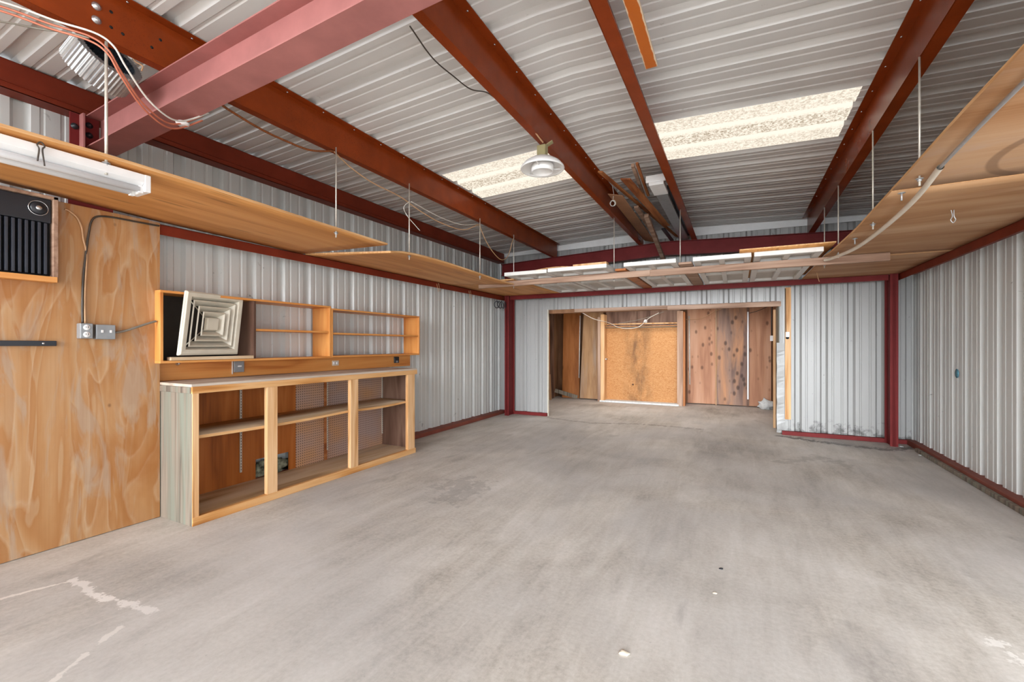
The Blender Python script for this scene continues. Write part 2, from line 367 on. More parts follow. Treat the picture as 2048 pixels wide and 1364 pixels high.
# ------------------------------------------------------------------ mesh builder
class MB:
    def __init__(s): s.bm = bmesh.new()
    def box(s, x0, x1, y0, y1, z0, z1, bev=0, mat=0):
        return s.obox(((x0 + x1) / 2, (y0 + y1) / 2, (z0 + z1) / 2), (abs(x1 - x0), abs(y1 - y0), abs(z1 - z0)), None, bev, mat)
    def obox(s, c, size, rot=None, bev=0, mat=0):
        mx = Matrix.Translation(c) @ (rot.to_4x4() if rot else Matrix()) @ Matrix.Diagonal((*size, 1))
        r = bmesh.ops.create_cube(s.bm, size=1, matrix=mx)
        if bev:
            es = list({e for v in r['verts'] for e in v.link_edges})
            bmesh.ops.bevel(s.bm, geom=es, offset=min(bev, min(size) * .4), segments=2, affect='EDGES', profile=.5)
        return s
    def board(s, a, b, wdt, thk, up=(0, 0, 1), bev=.002, roll=0):
        """a plank from a to b; wdt across, thk along up"""
        a, b = Vector(a), Vector(b); d = (b - a); L = d.length; d.normalize()
        up = Vector(up); sd = d.cross(up).normalized(); up = sd.cross(d).normalized()
        rot = Matrix((sd, d, up)).transposed()
        if roll: rot = rot @ Matrix.Rotation(roll, 3, 'Y')
        return s.obox((a + b) / 2, (wdt, L, thk), rot, bev)
    def tube(s, pts, r, seg=8, cap=True):
        pts = [Vector(p) for p in pts]; rings = []; prev = None
        for i, p in enumerate(pts):
            t = (pts[min(i + 1, len(pts) - 1)] - pts[max(i - 1, 0)]).normalized()
            if prev is None:
                up = Vector((0, 0, 1)) if abs(t.z) < .9 else Vector((1, 0, 0)); prev = t.cross(up).normalized()
            n = (prev - t * prev.dot(t)).normalized(); prev = n; b = t.cross(n)
            rr = r[i] if isinstance(r, (list, tuple)) else r
            rings.append([s.bm.verts.new(p + (n * math.cos(2 * math.pi * k / seg) + b * math.sin(2 * math.pi * k / seg)) * rr) for k in range(seg)])
        for A, B in zip(rings, rings[1:]):
            for k in range(seg):
                f = s.bm.faces.new((A[k], A[(k + 1) % seg], B[(k + 1) % seg], B[k])); f.smooth = True
        if cap:
            s.bm.faces.new(rings[0][::-1]); s.bm.faces.new(rings[-1])
        return s
    def lathe(s, prof, c, axis=(0, 0, 1), seg=32):
        axis = Vector(axis).normalized(); q = Vector((0, 0, 1)).rotation_difference(axis); c = Vector(c); rings = []
        for r, z in prof:
            if r < 1e-6: rings.append([s.bm.verts.new(c + q @ Vector((0, 0, z)))])
            else: rings.append([s.bm.verts.new(c + q @ Vector((r * math.cos(2 * math.pi * k / seg), r * math.sin(2 * math.pi * k / seg), z))) for k in range(seg)])
        for A, B in zip(rings, rings[1:]):
            for k in range(seg):
                q4 = [A[k % len(A)], A[(k + 1) % len(A)], B[(k + 1) % len(B)], B[k % len(B)]]
                u = []
                for v in q4:
                    if v not in u: u.append(v)
                if len(u) > 2:
                    f = s.bm.faces.new(u); f.smooth = True
        return s
    def prism(s, poly, a, b):
        """poly of 3-D points extruded by the vector b-a"""
        d = Vector(b) - Vector(a); A = [s.bm.verts.new(Vector(p)) for p in poly]; B = [s.bm.verts.new(Vector(p) + d) for p in poly]
        n = len(poly)
        for k in range(n): s.bm.faces.new((A[k], A[(k + 1) % n], B[(k + 1) % n], B[k]))
        s.bm.faces.new(A[::-1]); s.bm.faces.new(B); return s
    def slab(s, fx, nu, nv, thk):
        """curved sheet: fx(u, v) -> point of the underside; thickness added upward"""
        lo = [[s.bm.verts.new(Vector(fx(i / nu, j / nv))) for j in range(nv + 1)] for i in range(nu + 1)]
        hi = [[s.bm.verts.new(v.co + Vector((0, 0, thk))) for v in row] for row in lo]
        for i in range(nu):
            for j in range(nv):
                s.bm.faces.new((lo[i][j], lo[i][j + 1], lo[i + 1][j + 1], lo[i + 1][j])).smooth = True
                s.bm.faces.new((hi[i][j], hi[i + 1][j], hi[i + 1][j + 1], hi[i][j + 1])).smooth = True
        for i in range(nu):
            s.bm.faces.new((lo[i][0], lo[i + 1][0], hi[i + 1][0], hi[i][0])).material_index = 1
            s.bm.faces.new((lo[i + 1][nv], lo[i][nv], hi[i][nv], hi[i + 1][nv])).material_index = 1
        for j in range(nv):
            s.bm.faces.new((lo[0][j + 1], lo[0][j], hi[0][j], hi[0][j + 1])).material_index = 1
            s.bm.faces.new((lo[nu][j], lo[nu][j + 1], hi[nu][j + 1], hi[nu][j])).material_index = 1
        return s
    def build(s, name, mat, parent=None, base=None):
        """vertices are in world space; the object is put at its root's base"""
        bmesh.ops.recalc_face_normals(s.bm, faces=s.bm.faces[:])
        if parent is not None:
            root = parent
            while root.parent: root = root.parent
            o0 = Vector(root.location)
        elif base is not None: o0 = Vector(base)
        else: o0 = Vector((0, 0, 0))
        if o0.length: bmesh.ops.translate(s.bm, verts=s.bm.verts[:], vec=-o0)
        me = bpy.data.meshes.new(name); s.bm.to_mesh(me); s.bm.free()
        for m in (mat if isinstance(mat, (list, tuple)) else [mat]): me.materials.append(M[m])
        o = bpy.data.objects.new(name, me); C.objects.link(o)
        if parent is not None: o.parent = parent
        else: o.location = o0
        return o

def tag(o, label, cat, group=None, kind=None):
    o['label'] = label; o['category'] = cat
    if group: o['group'] = group
    if kind: o['kind'] = kind
    return o
def thing(name, loc, label, cat, group=None):
    o = bpy.data.objects.new(name, None); C.objects.link(o); o.location = loc; o.empty_display_size = .1
    return tag(o, label, cat, group)
def struct(o): o['kind'] = 'structure'; return o
def copy_thing(src, delta, label, group=None):
    c = src.copy(); C.objects.link(c); c.location = Vector(src.location) + Vector(delta); c['label'] = label
    if group: c['group'] = group
    for ch in list(src.children):
        k = ch.copy(); C.objects.link(k); k.parent = c
        for g2 in list(ch.children):
            h = g2.copy(); C.objects.link(h); h.parent = k
    return c

def bez(pts, n=8):
    """Catmull-Rom through pts"""
    P = [Vector(p) for p in pts]; P = [P[0] * 2 - P[1]] + P + [P[-1] * 2 - P[-2]]; out = []
    for i in range(1, len(P) - 2):
        for k in range(n):
            t = k / n; a, b, c_, d_ = P[i - 1], P[i], P[i + 1], P[i + 2]
            out.append(.5 * ((2 * b) + (c_ - a) * t + (2 * a - 5 * b + 4 * c_ - d_) * t * t + (3 * b - a - 3 * c_ + d_) * t ** 3))
    out.append(P[-2]); return out

# ------------------------------------------------------------------ shell
def rib_profile(a, b, phase, pitch=.305, h=.037):
    """(coordinate, outward offset) list for an R-panel between a and b"""
    pts = []; k0 = math.floor((a - phase) / pitch) - 1; k = k0
    while phase + k * pitch < b + pitch:
        c = phase + k * pitch
        pts += [(c - .047, 0), (c - .023, h), (c + .023, h), (c + .047, 0)]
        for m in (.333, .667):
            q = c + pitch * m
            pts += [(q - .014, 0), (q - .007, .006), (q + .007, .006), (q + .014, 0)]
        k += 1
    pts = sorted(pts); out = []
    def at(v):
        for (p, q), (p2, q2) in zip(pts, pts[1:]):
            if p <= v <= p2: return q + (q2 - q) * (v - p) / max(1e-9, p2 - p)
        return 0
    out.append((a, at(a))); out += [p for p in pts if a < p[0] < b]; out.append((b, at(b)))
    return out
def corrug(mb, prof, fn, lo, hi, thk=.002):
    """fn(c, off, s) -> point; strip from s=lo to s=hi"""
    A = [[mb.bm.verts.new(Vector(fn(c, o + t, s))) for (c, o) in prof] for t in (0, thk) for s in (lo, hi)]
    for k in range(len(prof) - 1):
        mb.bm.faces.new((A[0][k], A[0][k + 1], A[1][k + 1], A[1][k]))
        mb.bm.faces.new((A[2][k], A[3][k], A[3][k + 1], A[2][k + 1]))

mb = MB(); mb.box(-4.6, 2.25, YF - .3, 11.2, -.15, 0); struct(mb.build('floor', 'concrete'))
mb = MB(); mb.box(-16, 14, -16, YF - .3, -.2, -.02); mb.box(2.25, 14, YF - .3, 11.2, -.2, -.02)
struct(mb.build('ground', 'apron'))

mb = MB(); corrug(mb, rib_profile(YF, YB + .04, 2.305, .3003), lambda c, o, s: (WL - o, c, s), .03, 3.02)
struct(mb.build('wall_left', 'liner'))
mb = MB()
corrug(mb, rib_profile(2.9, YB + .04, 5.043), lambda c, o, s: (WR + o, c, s), .03, 3.02)
corrug(mb, rib_profile(YF, 2.9, 5.043), lambda c, o, s: (WR + o, c, s), 2.14, 3.02)  # open below: side opening added here for its daylight
struct(mb.build('wall_right', 'liner'))
OX0, OX1, OZ = -3.07, .545, 1.925
mb = MB()
for a, b, lo, hi in ((WL, OX0, .03, 3.1), (OX0, OX1, OZ, 3.1), (OX1, WR, .03, 3.1)):
    corrug(mb, rib_profile(a, b, .772, .3075), lambda c, o, s: (c, YB + o, s), lo, hi)
struct(mb.build('wall_back', 'liner_end'))
# front end: gable strip over the wide doorway behind the camera
mb = MB(); mb.box(WL, WR, YF - .02, YF, 2.92, 3.12); struct(mb.build('wall_front', 'liner_end'))

# roof with two openings for the skylights
XS = [-4.25, -2.76, -1.37, XR, -.62, .77, 2.2]
prof = rib_profile(YF, YB + .12, 4.08)
SKY = ((1, 1), (4, 4)); SY0, SY1 = 3.822, 4.643
rf = MB(); sk = [MB(), MB()]
def roof_pt(c, o, x): return (x, c, zr(x) + o)
for i in range(len(XS) - 1):
    runs = [(rf, prof)]
    if i in (1, 4):
        p1 = [p for p in prof if p[0] <= SY0 + .002]; p3 = [p for p in prof if p[0] >= SY1 - .004]
        p2 = [p for p in prof if SY0 - .002 <= p[0] <= SY1 + .002]
        p2 = [p1[-1]] + [p for p in p2 if p[0] > p1[-1][0] and p[0] < p3[0][0]] + [p3[0]]
        runs = [(rf, p1), (sk[0 if i == 1 else 1], p2), (rf, p3)]
    for m_, pr in runs: corrug(m_, pr, roof_pt, XS[i], XS[i + 1])
struct(rf.build('ceiling', 'roof'))
struct(sk[0].build('window_1', 'skylight')); struct(sk[1].build('window_2', 'skylight'))

# base channels
mb = MB(); mb.box(WL - .03, -3.915, 1.85, 7.4, 0, .055, .004); struct(mb.build('baseboard_left', 'rust'))
mb = MB(); mb.box(1.955, WR + .03, 2.9, 7.42, .0, .068, .004); struct(mb.build('baseboard_right', 'rust'))
mb = MB(); mb.box(1.915, 1.953, 2.9, 7.0, 0, .04, .004); struct(mb.build('trim_1', 'grey_wood'))
mb = MB(); mb.box(WL, OX0, 7.44, YB + .03, 0, .055, .003); mb.box(OX1 + .03, WR, 7.44, YB + .03, 0, .055, .003); struct(mb.build('baseboard_back', 'maroon'))
# smooth closure flashing under the roof at the end wall
mb = MB(); mb.prism([(WL, YB - .02, 2.96), (WL, YB - .02, zr(WL)), (XR, YB - .02, zr(XR)), (WR, YB - .02, zr(WR)), (WR, YB - .02, 2.96), (XR, YB - .02, 3.0)], (0, 0, 0), (0, .012, 0))
struct(mb.build('trim_2', 'white'))

# alcove shell behind the end wall
mb = MB(); mb.box(-4.12, -4.06, YB + .06, 10.7, 0, 2.4); struct(mb.build('wall_alcove_left', 'alc_wall'))
mb = MB(); mb.box(-4.12, .9, 10.62, 10.7, 0, 2.4); struct(mb.build('wall_alcove_back', 'alc_wall'))
mb = MB(); mb.box(.64, .72, YB + .06, 10.7, 0, 2.4); struct(mb.build('wall_alcove_right', 'alc_wall'))
mb = MB()
for x0, x1, y0, y1 in ((-4.12, .9, YB + .06, 8.2), (-4.12, .9, 9.5, 10.7), (-4.12, -2.6, 8.2, 9.5), (-.6, .9, 8.2, 9.5)): mb.box(x0, x1, y0, y1, 2.4, 2.43)
struct(mb.build('ceiling_alcove', 'alc_wall'))
mb = MB(); mb.box(-2.6, -.6, 8.2, 9.5, 2.41, 2.42); struct(mb.build('added_alcove_light', 'alcove_fill'))  # light panel added in the alcove ceiling, out of view

# ------------------------------------------------------------------ steel frame
def purlin(x, side, y0, y1, label, bolts=(), holes=()):
    """Z purlin: web at x, top flange toward side, bottom flange the other way"""
    zb, ztp = zt(x), zr(x) - .004; t = .004; fl = .058 if side > 0 else .075
    o = thing('roof_purlin', (x, (y0 + y1) / 2, zb), label, 'beam', 'roof purlins')
    MB().box(x - t / 2, x + t / 2, y0, y1, zb, ztp).build('web', 'purlin', o)
    MB().box(min(x, x + side * .06), max(x, x + side * .06), y0, y1, ztp - t, ztp).build('top_flange', 'purlin', o)
    MB().box(min(x, x - side * fl), max(x, x - side * fl), y0, y1, zb, zb + t).build('bottom_flange', 'purlin', o)
    b = MB(); y = y0 + .3
    while y < y1:
        b.lathe([(0, -.006), (.006, -.005), (.006, 0), (0, 0)], (x + side * .03, y, ztp - t), (0, 0, 1), 8); y += .305
    b.build('screws', 'chrome', o)['kind'] = 'stuff'
    if bolts:
        for (yy, zz) in bolts:
            b = MB(); b.lathe([(0, .016), (.012, .014), (.014, .008), (.02, .004), (.02, 0)], (x + side * .003, yy, zz), (side, 0, 0), 10)
            b.build('lap_bolt', 'chrome', o)
    for (yy, zz) in holes:
        MB().lathe([(0, .0006), (.008, .0006), (.008, 0), (0, 0)], (x + side * .0022, yy, zz), (side, 0, 0), 12).build('bolt_hole', 'void', o)
    return o
purlin(-2.84, 1, YF, 7.36, 'red steel roof purlin nearest the left wall, passing over the big rafter', [(1.035, 2.895), (1.035, 2.963)], [(1.094, 2.897), (1.094, 2.975), (1.142, 2.893), (1.27, 2.90), (1.31, 2.965)])
purlin(-1.35, 1, YF, 7.36, 'red steel roof purlin that carries the round white lamp')
purlin(-.615, -1, YF, 7.36, 'red steel roof purlin seen flat from below, beside the white strip light on the rafter')
purlin(.87, -1, YF, 7.36, 'red steel roof purlin nearest the right plywood shelf, lit by the skylight')

# eave strut on the left wall
o = thing('eave_strut', (-3.95, 2.6, 2.83), 'dark red eave beam along the top of the left metal wall', 'beam')
MB().box(-3.93, -3.926, YF, 7.42, 2.83, 3.005).build('web', 'girt', o)
MB().box(WL, -3.926, YF, 7.42, 2.83, 2.834).build('bottom_flange', 'girt', o)
MB().box(-3.99, -3.926, YF, 7.42, 3.003, 3.007).build('top_flange', 'girt', o)
MB().box(-3.934, -3.918, YF, 7.42, 2.868, 2.872).build('lip', 'girt', o)

# main rafter across the room
def rafter(name, yc, x0, x1, hw, depth, mat, label, bot):
    o = thing(name, (XR, yc, bot(XR)), label, 'beam')
    def strip(z0f, z1f, ya, yb):
        m = MB()
        for a, b in ((x0, XR), (XR, x1)):
            m.prism([(a, ya, z0f(a)), (b, ya, z0f(b)), (b, ya, z1f(b)), (a, ya, z1f(a))], (0, 0, 0), (0, yb - ya, 0))
        return m
    strip(lambda x: bot(x) + .006, lambda x: zt(x) - .006, yc - .004, yc + .004).build('web', mat, o)
    strip(lambda x: zt(x) - .008, lambda x: zt(x), yc - hw, yc + hw).build('top_flange', mat, o)
    strip(lambda x: bot(x), lambda x: bot(x) + .008, yc - hw, yc + hw).build('bottom_flange', mat, o)
    return o
o = rafter('main_rafter', 1.41, -3.79, 1.8, .078, .21, 'frame_red', 'deep brick red rafter spanning the room overhead in front of the roof purlins', lambda x: 2.69 - .0417 * abs(x - XR))
# end plate, fin and bolts at the left end
MB().box(-3.812, -3.80, 1.255, 1.402, 2.40, 2.778, .002).build('end_plate', 'maroon', o)
MB().box(-3.80, -3.745, 1.300, 1.312, 2.40, 2.775, .002).build('stiffener', 'frame_red', o)
for yy, zz in ((1.278, 2.69), (1.350, 2.725), (1.350, 2.66), (1.350, 2.55)):
    MB().lathe([(0, .016), (.011, .014), (.013, .006), (.02, .003), (.02, 0)], (-3.80, yy, zz), (1, 0, 0), 10).build('bolt', 'black', o)
rafter('end_rafter', 7.29, -3.9, 1.9, .045, .21, 'maroon', 'maroon end rafter below the roof at the far metal wall', lambda x: 2.688 - .0417 * abs(x - XR))

def column(x0, x1, y0, y1, z1, label, mat='maroon'):
    o = thing('steel_column', ((x0 + x1) / 2, (y0 + y1) / 2, 0), label, 'column', 'steel columns')
    MB().box(x0, x1, y0, y0 + .008, 0, z1, .001).build('front_flange', mat, o)
    MB().box(x0, x1, y1 - .008, y1, 0, z1, .001).build('rear_flange', mat, o)
    MB().box((x0 + x1) / 2 - .02, (x0 + x1) / 2 + .02, y0, y1, 0, z1, .001).build('web', mat, o)
    return o
column(-3.80, -3.715, 7.20, 7.44, 2.56, 'maroon steel column at the far end beside the cabinet wall')
column(1.73, 1.812, 7.20, 7.44, 2.56, 'maroon steel column at the far end beside the bare ribbed right wall')
o = thing('steel_column', (-3.9, 1.385, 0), 'maroon steel column stub behind the plywood, under the left end of the big rafter', 'column', 'steel columns')
MB().box(-4.02, -3.872, 1.375, 1.389, 0, 2.785).build('web', 'maroon', o)
MB().box(-3.874, -3.862, 1.27, 1.5, 0, 2.39).build('flange', 'maroon', o)

def girt(name, pts, mat, label):
    (xa, xb, ya, yb, zz), inner = pts
    o = thing(name, ((xa + xb) / 2, (ya + yb) / 2, 2.11), label, 'beam', 'wall girts')
    t = .005
    MB().box(xa, xb, ya, yb, 2.188 - t, 2.188, .001).build('web', mat, o)
    if inner == 'x+': MB().box(xb - t, xb, ya, yb, 2.11, 2.188, .001).build('flange', mat, o)
    if inner == 'x-': MB().box(xa, xa + t, ya, yb, 2.11, 2.188, .001).build('flange', mat, o)
    if inner == 'y-': MB().box(xa, xb, ya, ya + t, 2.115, 2.188, .001).build('flange', mat, o)
    return o
girt('wall_girt', ((-4.045, -3.85, 1.3, 7.4, 0), 'x+'), 'girt', 'dark red girt under the plywood shelf along the left wall')
girt('wall_girt', ((1.83, 2.025, .8, 7.4, 0), 'x-'), 'girt', 'dark red girt under the plywood shelf along the right wall')
girt('wall_girt', ((-3.71, 1.725, 7.245, 7.48, 0), 'y-'), 'maroon', 'maroon girt across the far wall above the wide opening')

# ------------------------------------------------------------------ overhead plywood shelves
def interp(t, tab):
    for (a, b), (c_, d_) in zip(tab, tab[1:]):
        if t <= c_: return b + (d_ - b) * max(0, (t - a)) / (c_ - a)
    return tab[-1][1]
def ply(xo, xi, y0, y1, tabi, label, mat='ply_shelf', zo=2.19, thk=.016, bow=0, tabo=None):
    """sheet from the girt side xo to the hung inner edge xi; tabi gives the inner edge's top height by y"""
    def fx(u, v):
        y = y0 + (y1 - y0) * u; x = xo + (xi - xo) * v
        zi = interp(y, tabi) - thk; z_o = interp(y, tabo) if tabo else zo
        return (x, y, z_o + (zi - z_o) * v + bow * math.sin(math.pi * v))
    m = MB().slab(fx, 16, 8, thk)
    return tag(m.build('plywood_sheet', [mat, 'ply_edge'], None, ((xo + xi) / 2, (y0 + y1) / 2, zo)), label, 'plywood sheet', 'overhead shelf sheets')
ply(-3.868, -2.75, .56, 3.0, [(.56, 2.208), (1.03, 2.217), (1.44, 2.215), (2.1, 2.196), (2.97, 2.182)], 'orange plywood shelf sheet above the air conditioner, carrying the white tube light', tabo=[(.56, 2.25), (1.2, 2.232), (1.77, 2.208), (3.0, 2.19)])
ply(-3.868, -2.75, 3.04, 5.48, [(3.04, 2.122), (3.2, 2.15), (3.43, 2.166), (3.9, 2.168), (4.5, 2.152), (5.2, 2.128), (5.5, 2.136)], 'sagging orange plywood shelf sheet above the far end of the cabinet wall', tabo=[(3.0, 2.19), (5.5, 2.19)])
ply(-3.868, -2.75, 5.485, 7.3, [(5.4, 2.205), (7.4, 2.205)], 'plywood shelf sheet in the far corner where the hung panel doors begin')
ply(1.848, .80, .86, 3.30, [(.8, 2.23), (1.9, 2.226), (2.45, 2.219), (3.2, 2.194)], 'pale plywood shelf sheet with a faint curved stain, nearest along the right wall', 'ply_stained')
ply(1.848, .80, 3.305, 5.66, [(3.2, 2.194), (4.2, 2.170), (5.2, 2.188), (5.45, 2.205), (5.7, 2.207)], 'middle plywood shelf sheet above the ribbed right wall, with the loop hook in it', 'ply_shelf_x')
ply(1.848, .80, 5.665, 7.3, [(5.5, 2.205), (7.4, 2.205)], 'plywood shelf sheet in the far right corner above the maroon column', 'ply_shelf_x')
# loose sheets lying on top of the hung doors
tag(MB().slab(lambda u, v: (.02 + .80 * u, 5.04 + 2.1 * v, 2.238 + .0 * u), 4, 8, .012).build('plywood_sheet', ['ply_shelf', 'ply_edge'], None, (.4, 6.1, 2.26)), 'loose plywood sheet lying on the white doors next to the right shelf', 'plywood sheet')
tag(MB().slab(lambda u, v: (-2.62 + 1.06 * u, 5.42 + 1.6 * v, 2.237 + .06 * math.sin(math.pi * min(1, u * 1.05)) * (1 - .2 * v)), 14, 6, .010).build('plywood_sheet', ['lath', 'ply_edge'], None, (-2.1, 6.2, 2.26)), 'thin bowed plywood offcut arched on top of the left white doors', 'plywood sheet')
tag(MB().board((-1.80, 5.26, 2.256), (-1.38, 5.24, 2.256), .1, .035).build('wood_block', 'stud', None, (-1.58, 5.31, 2.27)), 'short pale wood block on the corner of the second white door', 'board')

# white paneled doors laid flat on the batten and girt
def flat_door(x0, x1, y0, y1, z, cols, rows, label, dz=0):
    o = thing('panel_door', ((x0 + x1) / 2, (y0 + y1) / 2, z), label, 'door', 'white doors laid overhead')
    t = .046; st = .065
    nx = len(cols); fr = MB()
    xs = [x0 + (x1 - x0) * c for c in cols]; ys = [y0 + (y1 - y0) * r for r in rows]
    fr.box(x0, x0 + st, y0, y1, z, z + t, .003); fr.box(x1 - st, x1, y0, y1, z, z + t, .003)
    for c in xs: fr.box(c - .028, c + .028, y0 + .02, y1 - .02, z, z + t, .003)
    fr.build('stiles', 'door_white', o)
    rl = MB(); rl.box(x0 + st * .9, x1 - st * .9, y0, y0 + .07, z + .0005, z + t, .003); rl.box(x0 + st * .9, x1 - st * .9, y1 - .1, y1, z + .0005, z + t, .003)
    for c in ys: rl.box(x0 + st * .9, x1 - st * .9, c - .04, c + .04, z + .0005, z + t - .0005, .003)
    rl.build('rails', 'door_white', o)
    ex = [x0 + st] + xs + [x1 - st]; ey = [y0 + .07] + ys + [y1 - .1]
    for a, b in zip(ex, ex[1:]):
        for c, d in zip(ey, ey[1:]):
            m = MB(); m.box(a - .02, b + .02, c - .02, d + .02, z + .034, z + .04)
            m.build('panel', 'door_panel', o)
    return o
flat_door(-2.73, -2.13, 5.16, 7.24, 2.19, [.5], [.2, .55], 'narrow white panel door laid flat at the left end of the hung batten')
flat_door(-2.10, -1.36, 5.12, 7.24, 2.19, [.42], [.2, .55], 'wide white panel door laid flat under the bowed plywood offcut')
flat_door(-1.17, -.60, 5.16, 7.24, 2.19, [.5], [.2, .55], 'white panel door laid flat between the orange plank and the grey plank')
flat_door(-.43, .13, 5.18, 7.24, 2.19, [.5], [.2, .55], 'white panel door laid flat just right of the grey plank')
flat_door(.155, .745, 5.18, 7.24, 2.19, [.5], [.2, .55], 'white panel door laid flat under the loose plywood sheet beside the right shelf')
tag(MB().box(-1.33, -1.20, 5.4, 7.26, 2.189, 2.214, .003).build('plank', 'brown_board', None, (-1.27, 6.4, 2.195)), 'orange brown plank laid flat between two overhead white doors', 'board')
tag(MB().box(-.59, -.45, 5.3, 7.26, 2.189, 2.214, .003).build('plank', 'lumber', None, (-.52, 6.3, 2.195)), 'greyish plank laid flat next to two overhead white doors', 'board')
# long batten in two lengths
o = thing('hung_batten', (-1.0, 5.58, 2.12), 'long dusty two by four hung by rods under the white doors', 'board')
MB().board((-3.33, 5.52, 2.138), (-.93, 5.50, 2.149), .04, .074, (0, 0, 1), .004).build('long_length', 'lumber', o)
MB().board((-.93, 5.50, 2.146), (1.32, 5.50, 2.142), .04, .078, (0, 0, 1), .004).build('short_length', 'lumber', o)

# hanging rods
def rod(x, y, z0, z1, label, r=.005, tail=.04):
    o = thing('threaded_rod', (x, y, z0), label, 'rod', 'hanger rods')
    MB().tube([(x, y, z0 - tail), (x, y, z1)], r, 8).build('rod', 'rod', o)
    MB().lathe([(0, -.012), (.011, -.012), (.011, 0), (0, 0)], (x, y, z0 - .004), (0, 0, 1), 6).build('nut', 'zinc', o)
    MB().lathe([(0, 0), (.018, 0), (.018, .002), (0, .002)], (x, y, z0 - .004), (0, 0, 1), 14).build('washer', 'zinc', o)
    return o
rod(-2.80, 1.06, 2.19, 2.79, 'hanger rod in front of the big rafter, with a nut beside the white tube light', .007, .06)
rod(-2.80, 2.48, 2.165, 2.83, 'hanger rod near the far end of the first left shelf sheet')
rod(-2.80, 3.35, 2.14, 2.83, 'hanger rod at the near end of the sagging left shelf sheet')
rod(-2.80, 4.66, 2.125, 2.83, 'hanger rod at the far half of the sagging left shelf sheet')
rod(-2.79, 5.56, 2.12, 2.83, 'hanger rod at the left end of the long batten')
rod(-1.38, 5.56, 2.12, 2.885, 'hanger rod from the lamp purlin to the middle of the long batten')
rod(-.60, 5.57, 2.13, 2.885, 'hanger rod beside the white strip light, down to the long batten')
rod(.865, 3.09, 2.17, 2.815, 'hanger rod on the right shelf above the open end of the conduit')
rod(.865, 4.0, 2.15, 2.815, 'hanger rod on the right shelf, second from the open conduit end')
rod(.865, 5.22, 2.16, 2.815, 'hanger rod on the right shelf just before the long batten')
rod(.865, 5.98, 2.18, 2.815, 'hanger rod on the right shelf behind the loose plywood sheet')
# ------------------------------------------------------------------ left plywood wall, cabinet, shelves
def ply_panel(y0, y1, label):
    return tag(MB().box(-3.858, -3.84, y0, y1, .004, 2.24 if y1 < 1.0 else 2.195, .001).build('plywood_board', 'ply_wall', None, (-3.85, (y0 + y1) / 2, 0)), label, 'plywood board')
ply_panel(.552, 1.77, 'tall plywood wall panel with bold swirling grain, left of the cabinet')
ply_panel(-.668, .548, 'plywood wall panel at the near end, under the air conditioner end')

# air conditioner in a wooden frame
o = thing('air_conditioner', (-3.84, .9, 1.66), 'black wall air conditioner with vertical louvers in a wooden frame', 'air conditioner')
ax0, ax1 = -3.838, -3.79
fz0, fz1, fy0, fy1 = 1.672, 2.20, .50, 1.192
b = MB(); b.box(ax0, ax1 + .02, fy0, fy1, fz0, fz0 + .02, .002); b.box(ax0, ax1 + .02, fy0, fy1, fz1 - .018, fz1, .002)
b.box(ax0, ax1 + .02, fy0, fy0 + .02, fz0, fz1, .002); b.box(ax0, ax1 + .02, fy1 - .022, fy1, fz0, fz1, .002)
b.build('wooden_frame', 'lumber', o)
MB().box(ax0, ax1 + .024, fy0 - .004, fy1 - .004, fz0 - .002, fz0 + .032, .002).build('bottom_board', 'pine', o)
MB().box(ax0, ax0 + .012, fy0 + .02, fy1 - .022, fz0 + .02, fz1 - .018).build('backing', 'void', o)
MB().box(ax0 + .01, ax1, fy0 + .022, fy1 - .026, 2.035, fz1 - .02, .004).build('control_panel', 'black', o)
b = MB(); y = fy0 + .03
while y < fy1 - .04:
    b.box(ax0 + .012, ax1 - .002, y, y + .014, fz0 + .045, 2.032, .002); y += .0275
b.build('louvers', 'black_fin', o)
k = MB(); k.lathe([(0, .012), (.03, .012), (.036, .006), (.038, 0)], (ax1, 1.108, 2.115), (1, 0, 0), 28); kn = k.build('knob', 'black', o)
MB().lathe([(.041, .004), (.043, .007), (.045, .004), (.045, 0), (.041, 0), (.041, .004)], (ax1, 1.108, 2.115), (1, 0, 0), 36).build('dial_ring', 'chrome', kn)
MB().lathe([(0, .018), (.013, .017), (.014, .01)], (ax1, 1.108, 2.115), (1, 0, 0), 20).build('cap', 'chrome', kn)

# electrical boxes and cables
o = thing('outlet_box', (-3.82, 1.333, 1.32), 'grey steel double outlet box on the plywood panel', 'outlet')
MB().box(-3.84, -3.785, 1.300, 1.366, 1.325, 1.425, .005).build('housing', 'box_grey', o)
for zz in (1.398, 1.352):
    f = MB().lathe([(0, .004), (.016, .004), (.018, 0)], (-3.785, 1.333, zz), (1, 0, 0), 18).build('socket', 'white', o)
    s_ = MB(); s_.box(-3.7815, -3.7805, 1.326, 1.329, zz - .003, zz + .007); s_.box(-3.7815, -3.7805, 1.337, 1.34, zz - .003, zz + .007); s_.build('slots', 'black', f)
o = thing('junction_box', (-3.82, 1.435, 1.32), 'grey steel junction box with two knockouts beside the outlet box', 'junction box')
MB().box(-3.84, -3.79, 1.382, 1.486, 1.322, 1.420, .004).build('housing', 'box_grey', o)
for yy in (1.414, 1.459): MB().box(-3.79, -3.787, yy - .006, yy + .006, 1.366, 1.384, .001).build('knockout', 'white', o)
def cable(name, pts, r, mat, label, cat='cable', n=8, seg=7):
    p = bez(pts, n)
    return tag(MB().tube(p, r, seg).build(name, mat, None, p[0]), label, cat)
X0 = -3.829
cable('power_cable', [(X0 - .004, 1.328, 1.425), (X0, 1.326, 1.55), (X0, 1.330, 1.72), (X0, 1.345, 1.90), (X0, 1.358, 2.02), (X0, 1.372, 2.105), (X0, 1.402, 2.145), (X0, 1.47, 2.160), (X0, 1.56, 2.163), (X0, 1.66, 2.165), (X0, 1.76, 2.168)], .0062, 'dark_cable', 'dark cable running up from the outlet box and along under the shelf')
